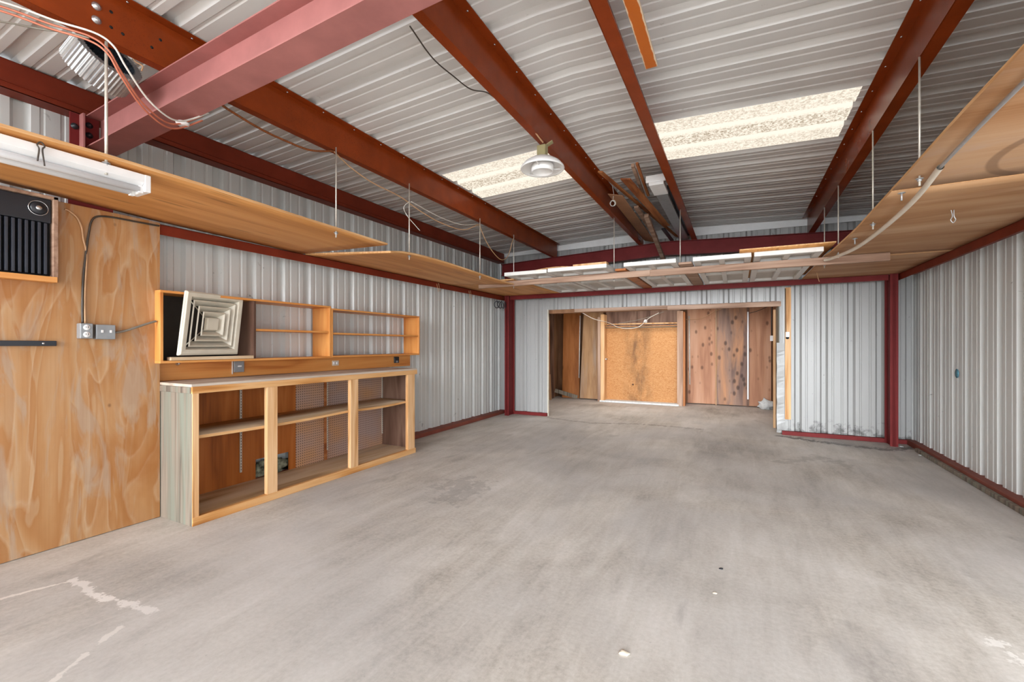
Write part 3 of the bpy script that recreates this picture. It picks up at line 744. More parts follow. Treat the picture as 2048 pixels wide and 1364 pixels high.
cable('power_cable', [(X0, 1.340, 1.425), (X0, 1.338, 1.6), (X0, 1.345, 1.8), (X0, 1.345, 1.9), (X0, 1.33, 1.98), (X0, 1.322, 2.05), (X0, 1.30, 2.11), (X0, 1.26, 2.145), (X0, 1.24, 2.15)], .0055, 'tan_cable', 'tan flat cable from the outlet box to the air conditioner')
cable('power_cable', [(-3.815, 1.485, 1.368), (-3.812, 1.54, 1.38), (-3.805, 1.60, 1.405), (-3.80, 1.66, 1.432), (-3.80, 1.71, 1.452), (-3.80, 1.728, 1.458)], .008, 'grey_cable', 'thick grey cable from the junction box into the wall shelf')
o = thing('mounting_rail', (-3.83, .9, 1.277), 'short black steel rail screwed to the plywood panel below the air conditioner', 'rail')
MB().box(-3.84, -3.82, .5, 1.20, 1.277, 1.309, .002).build('channel', 'black', o)
for yy in (.75, 1.14): MB().lathe([(0, .004), (.006, .003), (.006, 0)], (-3.82, yy, 1.293), (1, 0, 0), 10).build('screw', 'chrome', o)

# base cabinet
XF, XB = -3.43, -3.935; CY0, CY1 = 1.775, 4.215
o = thing('workbench_cabinet', (-3.68, 3.0, 0), 'long open wooden workbench cabinet with three bays against the left wall', 'cabinet')
MB().box(XB - .02, XF + .002, CY0 - .004, CY1 + .03, .985, 1.006, .003).build('countertop', 'grey_top', o)
MB().box(XF - .018, XF + .006, CY0, CY1 + .03, .938, .988, .003).build('top_rail', 'rail', o)
MB().box(XF - .036, XF + .004, CY0 + .002, CY1 + .004, 0, .062, .004).build('bottom_rail', 'rail', o)
e = MB().box(XB, XF - .002, CY0, CY0 + .02, 0, .94, .002).build('end_panel', 'grey_wood', o); e['label'] = 'weathered grey end panel'
MB().box(XB, XF - .01, CY0 - .006, CY0 + .016, .94, .984, .002).build('end_cleat', 'grey_wood', o)
e = MB().box(XB, XF - .04, CY1 - .02, CY1, 0, .985, .002).build('end_panel', 'dark_board', o); e['label'] = 'dark stained end panel'
for a, b in ((CY0 + .002, 1.822), (2.337, 2.43), (3.215, 3.318), (4.08, CY1 - .012)):
    MB().box(XF - .036, XF + .002, a, b, .055, .945, .003).build('stud', 'stud', o)
def shelf_fx(u, v):
    y = CY0 + .03 + (CY1 - .05 - CY0 - .03) * u; x = XB + .01 + (XF - .04 - XB - .01) * v
    z = .610 - .012 * math.sin(math.pi * min(1, u / .62)) * v - .02 * math.sin(math.pi * max(0, (u - .62) / .38)) * v * .7
    return (x, y, z)
MB().slab(shelf_fx, 24, 2, .022).build('shelf', ['worn_shelf', 'rail'], o)
MB().box(XB, XF - .034, CY0 + .02, CY1 - .02, .04, .058, .002).build('floor_board', 'worn_shelf', o)
hy0, hy1, hz0, hz1 = 2.57, 2.91, .058, .235
b = MB(); b.box(XB - .012, XB, CY0 + .02, hy0, .03, .985); b.box(XB - .012, XB, hy1, 2.985, .03, .985); b.box(XB - .012, XB, hy0, hy1, hz1, .985)
b.build('back_panel', 'brown_board', o)['label'] = 'brown back panel with a square hole'
b = MB(); b.box(XB - .012, XB + .003, 2.985, CY1 - .02, .03, .985); b.build('back_panel', 'pegboard', o)['label'] = 'pegboard back panel'
MB().box(XB, XB + .006, 2.06 - .14, 2.06 - .137, .06, .98).build('panel_seam', 'dark_board', o)
MB().box(XB + .003, XB + .012, 3.34 - .02, 3.34 + .016, .05, .985, .001).build('batten', 'lath', o)
for yy, z0, z1 in ((2.428, .155, .93), (3.36, .16, .93), (4.19, .19, .93)):
    b = MB(); b.box(XB + .004, XB + .014, yy - .009, yy + .009, z0, z1, .001)
    st_ = b.build('shelf_standard', 'rod', o)
    s_ = MB(); zz = z0 + .02
    while zz < z1 - .02: s_.box(XB + .0135, XB + .0145, yy - .003, yy + .003, zz, zz + .012); zz += .025
    s_.build('slots', 'dark_board', st_)
# torn insulation behind the hole
def blob(name, c, size, mat, label, cat, seed=1, amp=.35, sub=3, base=None):
    m = MB(); r = bmesh.ops.create_icosphere(m.bm, subdivisions=sub, radius=1)
    for v in r['verts']:
        d = 1 + amp * mnoise.noise(v.co * 2.1 + Vector((seed, seed * 2, 0)))
        v.co = Vector((v.co.x * size[0] * d + c[0], v.co.y * size[1] * d + c[1], v.co.z * size[2] * d + c[2]))
    for f in m.bm.faces: f.smooth = True
    return tag(m.build(name, mat, None, base or (c[0], c[1], c[2] - size[2])), label, cat)
blob('insulation', (-4.00, 2.75, .10), (.035, .20, .09), 'insul', 'torn dirty insulation showing through the hole in the cabinet back', 'insulation', 4, .9)

# ledger board with outlets above the counter
tag(MB().box(-3.955, -3.93, 1.775, 4.72, 1.008, 1.150, .002).build('ledger_board', 'pine', None, (-3.94, 3.2, 1.008)), 'orange pine ledger board between countertop and wall shelves', 'board')
o = thing('switch_plate', (-3.925, 2.40, 1.06), 'grey switch box with a white toggle on the pine ledger board', 'switch')
MB().box(-3.93, -3.918, 2.365, 2.455, 1.045, 1.145, .003).build('plate', 'box_grey', o)
MB().box(-3.918, -3.91, 2.395, 2.428, 1.092, 1.104, .002).build('toggle', 'white', o)
MB().box(-3.93, -3.92, 2.350, 2.357, 1.03, 1.15, .001).build('conduit', 'white_cable', o)
o = thing('ledger_outlet', (-3.925, 3.45, 1.06), 'white double outlet near the middle of the pine ledger board', 'outlet')
MB().box(-3.93, -3.924, 3.425, 3.515, 1.06, 1.115, .004).build('plate', 'cream', o)
for yy in (3.45, 3.49): MB().lathe([(0, .005), (.014, .004), (.016, 0)], (-3.924, yy, 1.088), (1, 0, 0), 16).build('socket', 'white', o)
o = thing('dark_outlet', (-3.925, 4.5, 1.06), 'dark empty outlet box at the far end of the pine ledger board', 'outlet')
MB().box(-3.93, -3.915, 4.40, 4.485, 1.055, 1.135, .003).build('housing', 'black', o)
MB().box(-3.915, -3.912, 4.425, 4.462, 1.06, 1.085, .001).build('cover', 'box_grey', o)
tag(MB().lathe([(0, .03), (.008, .028), (.010, .01), (.014, 0)], (-3.93, 1.93, 1.135), (1, 0, .2), 12).build('hook_screw', 'chrome', None, (-3.93, 1.93, 1.135)), 'small chrome screw hook under the left end of the wall shelf', 'hook')

# two wall shelf boxes
SXF, SXB = -3.765, -4.02
def shelf_box(y0, y1, z0, z1, mids, label, div=None):
    o = thing('wall_shelf', ((SXF + SXB) / 2, (y0 + y1) / 2, z0), label, 'shelf', 'pine wall shelves')
    MB().box(SXB, SXF, y0, y1, z1 - .018, z1, .002).build('top_board', 'pine', o)
    MB().box(SXB, SXF, y0, y1, z0, z0 + .018, .002).build('bottom_board', 'pine', o)
    MB().box(SXB, SXF + .001, y0, y0 + .02, z0 + .018, z1 - .018, .002).build('side_board', 'pine_v', o)
    MB().box(SXB, SXF + .001, y1 - .022, y1, z0 + .018, z1 - .018, .002).build('side_board', 'pine_v', o)
    for a, b, z in mids:
        MB().board((( SXB + SXF) / 2, a, z), ((SXB + SXF) / 2, b, z), SXF - SXB - .012, .018).build('middle_shelf', 'pine', o)
    if div: MB().box(SXB, SXF, div, div + .02, z0 + .018, z1 - .018, .002).build('divider', 'dark_board', o)
    return o
o = shelf_box(1.737, 3.272, 1.148, 1.688, [(2.462, 3.25, 1.418)], 'open pine wall shelf holding the square air diffuser', 2.443)
MB().box(SXB + .02, SXB + .03, 1.757, 2.443, 1.168, 1.67).build('back_board', 'dark_back', o)
shelf_box(3.276, 4.716, 1.155, 1.668, [(3.298, 4.694, 1.406)], 'open empty pine wall shelf farther from the plywood panel')
tag(MB().box(-3.81, -3.752, 1.80, 2.435, 1.168, 1.193, .002).build('support_board', 'worn_shelf', None, (-3.78, 2.1, 1.168)), 'thin worn board lying in the wall shelf under the air diffuser', 'board')

# square louvred diffuser
o = thing('air_diffuser', (-3.74, 2.085, 1.194), 'square cream louvered ceiling air diffuser leaning in the pine shelf', 'diffuser')
DO = Vector((-3.772, 2.105, 1.452))
du = Vector((-.17, 1, .0)).normalized(); dv = Vector((-.03, .125, 1)).normalized(); dn_ = Vector((1, .17, -.0)).normalized()
def dp(a, b, c_): return DO + du * a + dv * b + dn_ * c_
def ring(m, h0, n0, h1, n1, thk=.003):
    for sgn in (0, thk):
        pass
    for k in range(4):
        cs = [(-1, -1), (1, -1), (1, 1), (-1, 1)]; a, b = cs[k], cs[(k + 1) % 4]
        A = [dp(a[0] * h0, a[1] * h0, n0), dp(b[0] * h0, b[1] * h0, n0), dp(b[0] * h1, b[1] * h1, n1), dp(a[0] * h1, a[1] * h1, n1)]
        nr = (A[1] - A[0]).cross(A[3] - A[0]).normalized() * thk
        vs = [m.bm.verts.new(p) for p in A] + [m.bm.verts.new(p + nr) for p in A]
        for q in ((0, 1, 2, 3), (7, 6, 5, 4), (0, 4, 5, 1), (1, 5, 6, 2), (2, 6, 7, 3), (3, 7, 4, 0)): m.bm.faces.new([vs[i] for i in q])
m = MB(); ring(m, .245, -.012, .245, .008); ring(m, .245, .008, .236, .016); ring(m, .236, .016, .208, .014); ring(m, .208, .014, .186, -.03); m.build('outer_frame', 'cream', o)
for h in (.176, .132, .090):
    m = MB(); ring(m, h, .010, h - .034, -.042); ring(m, h + .006, .006, h, .010); m.build('louver_ring', 'cream', o)
m = MB(); ring(m, .052, -.022, .044, .004); m.prism([dp(-.045, -.045, .002), dp(.045, -.045, .002), dp(.045, .045, .002), dp(-.045, .045, .002)], (0, 0, 0), dn_ * .004); m.build('center_plate', 'cream', o)
for a, b in ((-1, -1), (1, -1), (1, 1), (-1, 1)):
    MB().tube([dp(a * .19, b * .19, -.035), dp(a * .05, b * .05, -.03)], .004, 6).build('corner_rib', 'cream', o)

# ------------------------------------------------------------------ lamps
def strip_light(a, b, wid, hgt, label, tubes=True, group=None):
    pass
o = thing('fluorescent_light', (-2.85, .6, 2.09), 'white fluorescent strip light under the near left plywood shelf edge', 'light')
fy1 = 1.245; fy0 = -.02; fx0, fx1 = -2.925, -2.79
m = MB(); m.box(fx0, fx1, fy0, fy1, 2.140, 2.182, .004); m.build('channel', 'white', o)
m = MB(); m.prism([(fx0, fy0, 2.140), (fx1, fy0, 2.140), (fx1 - .035, fy0, 2.118), (fx0 + .035, fy0, 2.118)], (0, fy0, 0), (0, fy1 - .03, 0)); m.build('reflector', 'white', o)
for xx in (fx1 - .024, fx0 + .024):
    MB().tube([(xx, fy0 + .02, 2.104), (xx, fy1 - .045, 2.104)], .0165, 16).build('tube', 'tube', o)
    MB().box(xx - .012, xx + .012, fy1 - .05, fy1 - .028, 2.084, 2.122, .003).build('lamp_holder', 'white', o)
MB().box(fx0 - .002, fx1 + .002, fy1 - .028, fy1, 2.092, 2.183, .004).build('end_cap', 'white', o)

o = thing('fluorescent_light', (-.72, 6.0, 2.90), 'dusty grey and white strip light resting on the end rafter between the roof purlins', 'light')
fa, fb = (-.80, -.655), (4.66, 7.30)
MB().box(fa[0] + .012, fa[1] - .012, fb[0] + .03, fb[1], 2.905, 2.965, .004).build('channel', 'zinc', o)
MB().box(fa[0] - .03, fa[1] + .02, fb[0] - .02, fb[0] + .006, 2.93, 3.0, .004).build('reflector_end', 'white', o)
MB().box(fa[0], fa[1], fb[0] - .02, fb[0] + .32, 2.896, 2.93, .004).build('end_cap', 'white', o)
MB().box(fa[1] - .012, fa[1] + .02, fb[0] + .3, fb[1] - .1, 2.94, 2.985, .003).build('ballast_cover', 'black', o)

# round dish lamp
LX, LY = -1.362, 3.215
o = thing('dish_lamp', (LX, LY, 2.68), 'round white dish lamp on an olive bracket under a roof purlin', 'lamp')
MB().lathe([(.02, .085), (.05, .085), (.09, .075), (.14, .045), (.168, .012), (.172, 0), (.168, -.006), (.160, .002), (.13, .03), (.10, .042), (.02, .048)], (LX, LY, 2.665), (0, 0, 1), 48).build('dish', 'white', o)
MB().lathe([(.0, .034), (.074, .034), (.078, .0), (.082, -.003), (.086, .0), (.088, .03), (.086, .052), (.0, .052)], (LX, LY, 2.640), (0, 0, 1), 40).build('inner_reflector', 'white', o)
for a in range(3):
    an = a * 2.094 + .6
    MB().tube([(LX + .085 * math.cos(an), LY + .085 * math.sin(an), 2.665), (LX + .15 * math.cos(an), LY + .15 * math.sin(an), 2.672)], .004, 6).build('spoke', 'white', o)
MB().box(LX - .036, LX + .036, LY - .03, LY + .03, 2.745, 2.845, .006).build('junction_box', 'olive', o)
MB().board((LX + .02, LY + .02, 2.845), (LX + .075, LY + .03, 2.875), .05, .006).build('clamp', 'olive', o)
cable('loose_wire', [(-1.50, 1.80, 2.92), (-1.56, 2.07, 2.93), (-1.57, 2.3, 2.95), (-1.55, 2.46, 2.95), (-1.47, 2.52, 2.94), (-1.41, 2.53, 2.895)], .004, 'dark_cable', 'thin dark wire dangling beside the lamp purlin near the big rafter')

# orange plank up on the rafter
tag(MB().box(-.480, -.412, -.5, 2.68, 2.898, 2.918, .003).build('orange_plank', 'orange', None, (-.446, 1.0, 2.898)), 'orange painted plank with chipped edges sticking out past the big rafter', 'board')

# scrap wood stacked between the ridge purlins
def scrap(name, a, b, wdt, thk, mat, label, up=(0, 0, 1), roll=0, cat='board'):
    return tag(MB().board(a, b, wdt, thk, up, .002, roll).build(name, mat, None, a), label, cat)
scrap('hardboard_strip', (-1.195, 4.86, 2.935), (-1.235, 7.28, 2.932), .17, .006, 'hardboard', 'wide pale brown hardboard strip leaning beside the lamp purlin', (0, 0, 1), .25)
scrap('lath', (-1.20, 4.28, 2.985), (-.83, 7.25, 2.96), .05, .018, 'lath', 'long orange brown lath crossing over the scrap boards', (.3, 0, 1))
scrap('scrap_plank', (-.985, 4.42, 2.925), (-.86, 6.3, 2.905), .10, .014, 'lath', 'short brown scrap plank with a split end, under the roof ridge', (.2, 0, 1))
scrap('scrap_stick', (-.89, 4.30, 3.0), (-.95, 5.2, 2.985), .03, .03, 'lumber', 'square scrap stick whose end points up at the ridge')
scrap('scrap_stick', (-.845, 4.28, 3.0), (-.90, 5.2, 2.985), .025, .025, 'lath', 'thin brown stick lying against the square scrap stick')
scrap('scrap_stick', (-1.065, 5.35, 2.918), (-1.085, 6.9, 2.90), .05, .03, 'lumber', 'split pinkish scrap stick in the middle of the scrap pile')
scrap('leaning_stick', (-1.02, 5.75, 2.915), (-1.01, 7.16, 2.60), .055, .05, 'lumber', 'pinkish stick leaning down over the end rafter with a paper tag')
scrap('paper_tag', (-1.008, 6.82, 2.664), (-1.006, 7.10, 2.592), .04, .004, 'paper', 'white paper tag on the stick leaning over the end rafter', cat='tag')
scrap('dark_bracket', (-.93, 6.55, 2.925), (-.90, 7.25, 2.905), .05, .02, 'black', 'dark metal strap under the scrap boards at the far wall', cat='strap')
m = MB()
for k in range(5):
    cc = Vector((-1.235, 4.93, 2.865)); rr = .028 + .006 * R.random(); ph = R.random() * 3
    ax_ = Vector((R.uniform(-1, 1), -2, R.uniform(-1, 1))).normalized(); q = Vector((0, 0, 1)).rotation_difference(ax_)
    m.tube([cc + q @ Vector((rr * math.cos(t * .35 + ph), rr * math.sin(t * .35 + ph), .004 * k)) for t in range(18)], .0028, 5)
m.tube([(-1.235, 4.93, 2.91), (-1.22, 4.9, 2.96), (-1.23, 4.88, 3.04)], .003, 5)
tag(m.build('wire_coil', 'white_cable', None, (-1.235, 4.93, 2.86)), 'small tangled coil of white wire tied to the scrap boards', 'wire')

# corrugated duct piece by the near end of the eave
th = math.atan(450.5 / 889); cf = Vector((-math.sin(th), math.cos(th), 0)); cr = Vector((math.cos(th), math.sin(th), 0)); cu = Vector((0, 0, 1))
def ray(px, py, fd): return Vector((0, 0, 1.28)) + (cf * FPX + cr * (px - 1024) + cu * (691 - py)) * (fd / FPX)
o = thing('metal_duct', (-3.3, 1.1, 2.87), 'short fluted galvanized duct piece lying between eave beam and purlin', 'duct')
dc = ray(220, 110, 2.42); da = (cr * -.81 + cu * -.53 + cf * .25).normalized()
d1 = (cr * .43 - cu * .25 + cf * .86); d1 = (d1 - da * da.dot(d1)).normalized(); d2 = da.cross(d1)
def fl(k, R0): return R0 * (1 + (.022 if (k // 2) % 2 else -.022))
n = 4 * 46
def duct_ring(m, s_, dr): return [m.bm.verts.new(dc + da * s_ + (d1 * math.cos(2 * math.pi * k / n) * 1.08 + d2 * math.sin(2 * math.pi * k / n) * 1.0) * (fl(k, .138) - dr)) for k in range(n)]
def skin(m, A, B):
    for k in range(n): m.bm.faces.new((A[k], A[(k + 1) % n], B[(k + 1) % n], B[k]))
m = MB(); o0, o1, i0, i1 = duct_ring(m, 0, 0), duct_ring(m, .142, 0), duct_ring(m, 0, .03), duct_ring(m, .142, .03)
skin(m, o0, o1); skin(m, o0, i0); skin(m, o1, i1); m.build('shell', 'zinc', o)
m = MB(); i0, i1 = duct_ring(m, .002, .029), duct_ring(m, .142, .029); skin(m, i0, i1); m.build('shaded_inside', 'shaded_zinc', o)  # inner face coloured dark so the duct's inside looks shaded
m = MB(); i1 = duct_ring(m, .12, .03); m.bm.faces.new(i1); m.build('shade_disk', 'void', o)  # near-black disk added in place of shade deep in the duct

# cable bundles near the big rafter
def rays(lst): return [ray(*p) for p in lst]
CB = [(-40, 0, 1.95), (30, 22, 2.0), (100, 48, 2.05), (178, 72, 2.10), (215, 98, 2.13), (240, 140, 2.18), (280, 200, 2.30), (318, 236, 2.41), (345, 248, 2.49), (372, 244, 2.56), (405, 232, 2.62)]
for dx, dy, mat, lab in ((0, 0, 'copper', 'copper coloured cable sagging under the big rafter'), (12, -6, 'white_cable', 'white cable sagging beside the copper cable under the big rafter'), (0, 9, 'copper', 'second copper coloured cable hanging lowest under the big rafter')):
    cable('hanging_cable', rays([(a + dx, b + dy, c_) for i, (a, b, c_) in enumerate(CB)]), .0048, mat, lab)
cable('hanging_cable', rays([(-40, 38, 1.95), (20, 46, 2.0), (80, 58, 2.05), (140, 66, 2.08), (178, 76, 2.09)]), .004, 'grey_cable', 'grey cable crossing in front of the fluted duct')
cable('hanging_cable', rays([(262, 105, 2.42), (270, 122, 2.44), (285, 132, 2.46), (283, 142, 2.46)]), .004, 'tan_cable', 'short tan wire end beside the purlin above the fluted duct')
tag(MB().lathe([(0, 0), (.03, .004), (.034, .014), (.024, .022), (0, .022)], ray(365, 251, 2.55), (0, 0, 1), 16).build('cable_tie', 'white', None, ray(365, 251, 2.55)), 'white plastic clip holding the cables under the big rafter', 'clip')
RX = -2.87
cable('lamp_wire', rays([(1086, 285, 3.44), (1078, 275, 3.40), (1066, 258, 3.34), (1055, 238, 3.28), (1048, 216, 3.24), (1041, 204, 3.22), (1032, 196, 3.22)]), .0055, 'tan_cable', 'loose tan wire standing up from the round dish lamp')
cable('rope', [(RX, 1.62, 2.80), (RX, 1.68, 2.775), (RX, 1.905, 2.742), (RX, 2.1, 2.738), (RX, 2.3, 2.752), (RX + .02, 2.50, 2.818)], .0075, 'rope', 'brown rope slung along the left roof purlin, behind the big rafter', 'rope')
cable('slack_cable', [(RX + .02, 2.50, 2.818), (RX, 2.70, 2.76), (RX, 2.95, 2.715), (RX, 3.3, 2.70), (RX, 3.6, 2.645), (RX, 3.95, 2.612), (RX, 4.4, 2.64), (RX, 4.75, 2.79)], .0052, 'tan_cable', 'tan cable in two shallow loops along the left roof purlin')
cable('slack_cable', [(RX + .01, 3.45, 2.695), (RX, 3.9, 2.67), (RX, 4.35, 2.69), (RX, 4.74, 2.79)], .004, 'white_cable', 'pale thin cable above the tan cable loops')
cable('slack_cable', [(RX, 4.75, 2.79), (RX, 4.95, 2.60), (RX, 5.2, 2.475), (RX, 5.38, 2.455), (RX, 5.55, 2.55), (RX, 5.68, 2.78), (RX, 5.72, 2.83)], .0052, 'tan_cable', 'tan cable hanging in a deep loop before the end rafter')
cable('loose_string', [(-2.80, 3.35, 2.66), (-2.84, 3.32, 2.60), (-2.81, 3.33, 2.52), (-2.78, 3.42, 2.44), (-2.76, 3.46, 2.40)], .003, 'white_cable', 'loose white string knotted on a hanger rod over the left shelf', 'string')

# conduit under the right shelf
p = bez([(.90, 2.93, 2.166), (.93, 3.4, 2.138), (.93, 4.0, 2.118), (.90, 4.7, 2.110), (.83, 5.25, 2.13), (.79, 5.42, 2.14)], 8)
o = thing('conduit_pipe', p[0], 'white plastic pipe sagging under the inner edge of the right shelf', 'pipe')
MB().tube(p, .0145, 14, False).build('pipe', 'pvc', o)
MB().tube(bez([(.915, 3.2, 2.15), (.90, 2.93, 2.166), (.885, 2.4, 2.182), (.87, 1.6, 2.194), (.87, .9, 2.198)], 6), .0085, 10).build('inner_rod', 'zinc', o)['label'] = 'grey rod coming out of the pipe'
for yy, zz in ((3.36, 2.185), (4.52, 2.165)):
    o = thing('bolt', (.86, yy, zz - .04), 'zinc carriage bolt through the right shelf above the pipe, ' + ('nearer the open pipe end' if yy < 4 else 'nearer the long batten'), 'bolt', 'shelf bolts')
    MB().tube([(.86, yy, zz), (.86, yy, zz - .055)], .005, 8).build('shank', 'zinc', o)
    MB().lathe([(0, 0), (.019, 0), (.019, -.003), (.012, -.006), (0, -.006)], (.86, yy, zz - .008), (0, 0, 1), 16).build('washer', 'zinc', o)

# loop hooks (cotter pins)
def pin(loc, label, s=1.0, mat='zinc'):
    x, y, z = loc
    pts = [(x - .012 * s, y, z - .0 * s), (x - .004 * s, y, z - .05 * s), (x - .012 * s, y, z - .075 * s), (x, y, z - .095 * s), (x + .012 * s, y, z - .075 * s), (x + .004 * s, y, z - .05 * s), (x + .004 * s, y, z)]
    return tag(MB().tube(bez(pts, 5), .0032, 6).build('loop_hook', mat, None, loc), label, 'hook')
pin((1.27, 3.93, 2.185), 'steel loop hook hanging from the middle right shelf sheet')
x, y, z = -2.775, .82, 2.185
tag(MB().tube(bez([(x + .004, y - .012, z - .085), (x, y - .006, z - .03), (x, y - .012, z - .012), (x, y, z + .004), (x, y + .012, z - .012), (x, y + .005, z - .03), (x + .006, y + .01, z - .10)], 5), .0032, 6).build('cotter_pin', 'dark_cable', None, (x, y, z)), 'dark split pin in front of the white tube light', 'pin')

# timber twine ends under the shelf
for (px, py, l_, lab) in ((892, 569, .09, 'pale twine end over the left girt, nearest the cabinet'), (905, 567, .10, 'second pale twine end over the left girt, next to the nearest one'), (969, 582, .10, 'thin twine end over the left girt close to the far corner'), (982, 581, .12, 'twine end over the left girt closest to the far column')):
    p0 = ray(px, py, 6.3 if px < 940 else 7.0); p0.x = -3.842
    cable('twine_end', [p0 + Vector((0, 0, .02)), p0 + Vector((.004, .01, -.03)), p0 + Vector((.006, .03, -l_))], .0035, 'tan_cable', lab, 'twine', 4, 5)
p0 = ray(1633, 533, 5.55)
cable('twine_end', [p0 + Vector((0, 0, .03)), p0 + Vector((.0, 0, -.06)), p0 + Vector((.02, 0, -.16)), p0 + Vector((.03, 0, -.19))], .004, 'tan_cable', 'tan cord end hanging below the long batten at the right shelf', 'cord', 5, 6)
m = MB()
for k in range(4):
    cc = Vector((-3.88 + .03 * k, 7.05 + .05 * k, 2.02)); m.tube([cc + Vector((.03 * math.cos(t * .45), .04 * math.cos(t * .45 + k), .06 * math.sin(t * .45))) for t in range(15)], .007, 6)
tag(m.build('cord_bundle', 'black', None, (-3.84, 7.1, 1.96)), 'tangled black cord bundle hung in the far left corner', 'cord')

# ------------------------------------------------------------------ far opening
o = thing('header_beam', (-1.26, YB, 1.85), 'weathered timber header across the top of the wide far opening', 'beam')
MB().box(-2.56, -1.0, YB - .012, YB + .03, 1.868, 1.925, .003).build('face_board', 'lumber', o)
MB().box(-1.0, OX1 + .02, YB - .012, YB + .03, 1.848, 1.92, .003).build('face_board', 'lumber', o)
MB().box(OX0, OX1, YB + .03, YB + .13, 1.86, 1.93, .003).build('plate', 'alc_wall', o)
tag(MB().box(OX0 - .006, OX0 + .012, YB - .01, YB + .03, 0, 1.93, .002).build('jamb_strip', 'cream', None, (OX0, YB, 0)), 'cream metal edge strip on the left side of the far opening', 'trim')
o = thing('jamb_post', (.58, YB + .1, 0), 'rough weathered jamb stud on the right side of the far opening', 'post')
MB().box(.535, .573, YB + .06, YB + .46, 0, 1.86, .004).build('stud', 'grey_wood', o)
MB().box(.50, .533, YB + .5, YB + .54, 0, 1.84, .003).build('inner_stud', 'stud', o)
# torn sheet edge beside the jamb
m = MB(); ys = []
prev = None
for k in range(25):
    z = .02 + 1.30 * k / 24; wv = .03 + .02 * mnoise.noise(Vector((k * .31, 2, 0))) + .008 * R.random()
    a = m.bm.verts.new((OX1 - .02 - .4 * wv, YB - .006 - .012 * math.sin(k * .9), z)); b = m.bm.verts.new((OX1 + .075, YB - .004, z))
    c_ = m.bm.verts.new((OX1 - .02 - .4 * wv, YB - .002 - .012 * math.sin(k * .9), z)); d_ = m.bm.verts.new((OX1 + .075, YB - .001, z))
    if prev: m.bm.faces.new((prev[0], prev[1], b, a)); m.bm.faces.new((prev[2], c_, d_, prev[3])); m.bm.faces.new((prev[0], a, c_, prev[2]))
    prev = (a, b, c_, d_)
tag(m.build('torn_metal_edge', 'liner_end', None, (OX1, YB, 0)), 'bent torn white metal edge at the right foot of the far opening', 'trim')
o = thing('vertical_board', (.645, YB - .02, .22), 'upright orange pine board with a pull switch on the far white wall', 'board')
MB().box(.612, .686, YB - .032, YB - .008, .22, 2.112, .003).build('board', 'stud', o)
MB().box(.618, .665, YB - .075, YB - .032, 1.40, 1.475, .006).build('switch_body', 'white', o)
MB().lathe([(0, -.03), (.018, -.024), (.02, 0)], (.64, YB - .05, 1.40), (0, 0, 1), 12).build('switch_base', 'black', o)
MB().tube([(.622, YB - .038, 1.475), (.618, YB - .036, 1.8), (.616, YB - .036, 2.1)], .005, 6).build('wire', 'dark_cable', o)
tag(MB().lathe([(0, .001), (.05, .001), (.045, .0), (0, 0)], (WR - .004, 6.178, .991), (-1, 0, 0), 9).build('paint_dab', 'blue_tape', None, (WR - .004, 6.178, .991)), 'small blue paint dab on the ribbed right wall', 'paint mark')

# alcove contents
def panel(name, x0, x1, y, z0, z1, mat, label, cat='plywood board', lean=0, skew=0, thk=.012, group=None):
    m = MB(); m.prism([(x0 + skew, y + lean, z1), (x1 + skew, y + lean, z1), (x1, y, z0), (x0, y, z0)], (0, 0, 0), (0, thk, 0))
    return tag(m.build(name, mat, None, ((x0 + x1) / 2, y, z0)), label, cat, group)
panel('plywood_board', -3.86, -3.42, 10.36, .0, 2.1, 'alc_orange', 'orange plywood board propped in the back left of the far alcove', lean=.1)
panel('plywood_board', -3.36, -2.88, 10.22, .02, 2.1, 'alc_tan', 'tan plywood board leaning next to the left closet post', lean=.12, skew=.06)
tag(MB().tube([(-3.40, 10.28, .5), (-3.395, 10.30, 1.2), (-3.385, 10.32, 2.0)], .012, 8).build('wall_pipe', 'white_cable', None, (-3.4, 10.28, .1)), 'thin grey pipe between the two leaning alcove boards', 'pipe')
tag(MB().board((-3.95, 10.1, .19), (-3.45, 10.30, .03), .03, .09, (0, 0, 1)).build('fallen_board', 'grey_wood', None, (-3.7, 10.2, 0)), 'weathered board slumped at the foot of the orange plywood board', 'board')
o = thing('wall_box', (-3.98, 8.9, .62), 'narrow tall wooden box fixed high on the left alcove wall', 'box')
MB().box(-4.06, -3.92, 8.75, 9.7, .62, 1.86, .004).build('case', 'alc_orange', o)
MB().box(-3.925, -3.915, 8.8, 8.83, .64, 1.84, .002).build('front_strip', 'stud', o)
tag(MB().box(-4.05, -3.98, 10.02, 10.14, 0, 2.3, .004).build('corner_post', 'dark_board', None, (-4.0, 10.08, 0)), 'dark corner post at the back left of the far alcove', 'post')
panel('plywood_scrap', -4.04, -3.9, 9.75, .0, .6, 'alc_tan', 'broken plywood scrap at the foot of the left alcove wall', lean=.05, skew=-.05)
# closet
CYF = 9.97
o = thing('closet_frame', (-1.95, 10.1, 0), 'open closet frame with a plywood back in the middle of the far alcove', 'closet')
e = MB().box(-2.855, -2.79, CYF, CYF + .04, 0, 1.93, .003).build('post', 'lumber_v', o)
MB().box(-2.785, -2.70, CYF, CYF + .24, 0, 1.99, .003).build('side_board', 'stud', o)
MB().box(-1.135, -1.02, CYF, CYF + .04, 0, 2.01, .003).build('post', 'lumber_v', o)
MB().box(-1.04, -.985, CYF + .04, CYF + .24, 0, 1.99, .003).build('side_board', 'alc_orange', o)
MB().box(-2.72, -1.1, CYF + .22, CYF + .235, .03, 1.72, .001).build('back_panel', 'closet_ply', o)
MB().box(-2.72, -1.1, CYF + .225, CYF + .245, 1.72, 2.3).build('upper_back', 'dark_board', o)
MB().box(-2.80, -1.1, CYF - .03, CYF + .23, 0, .035, .003).build('sill', 'plaster', o)
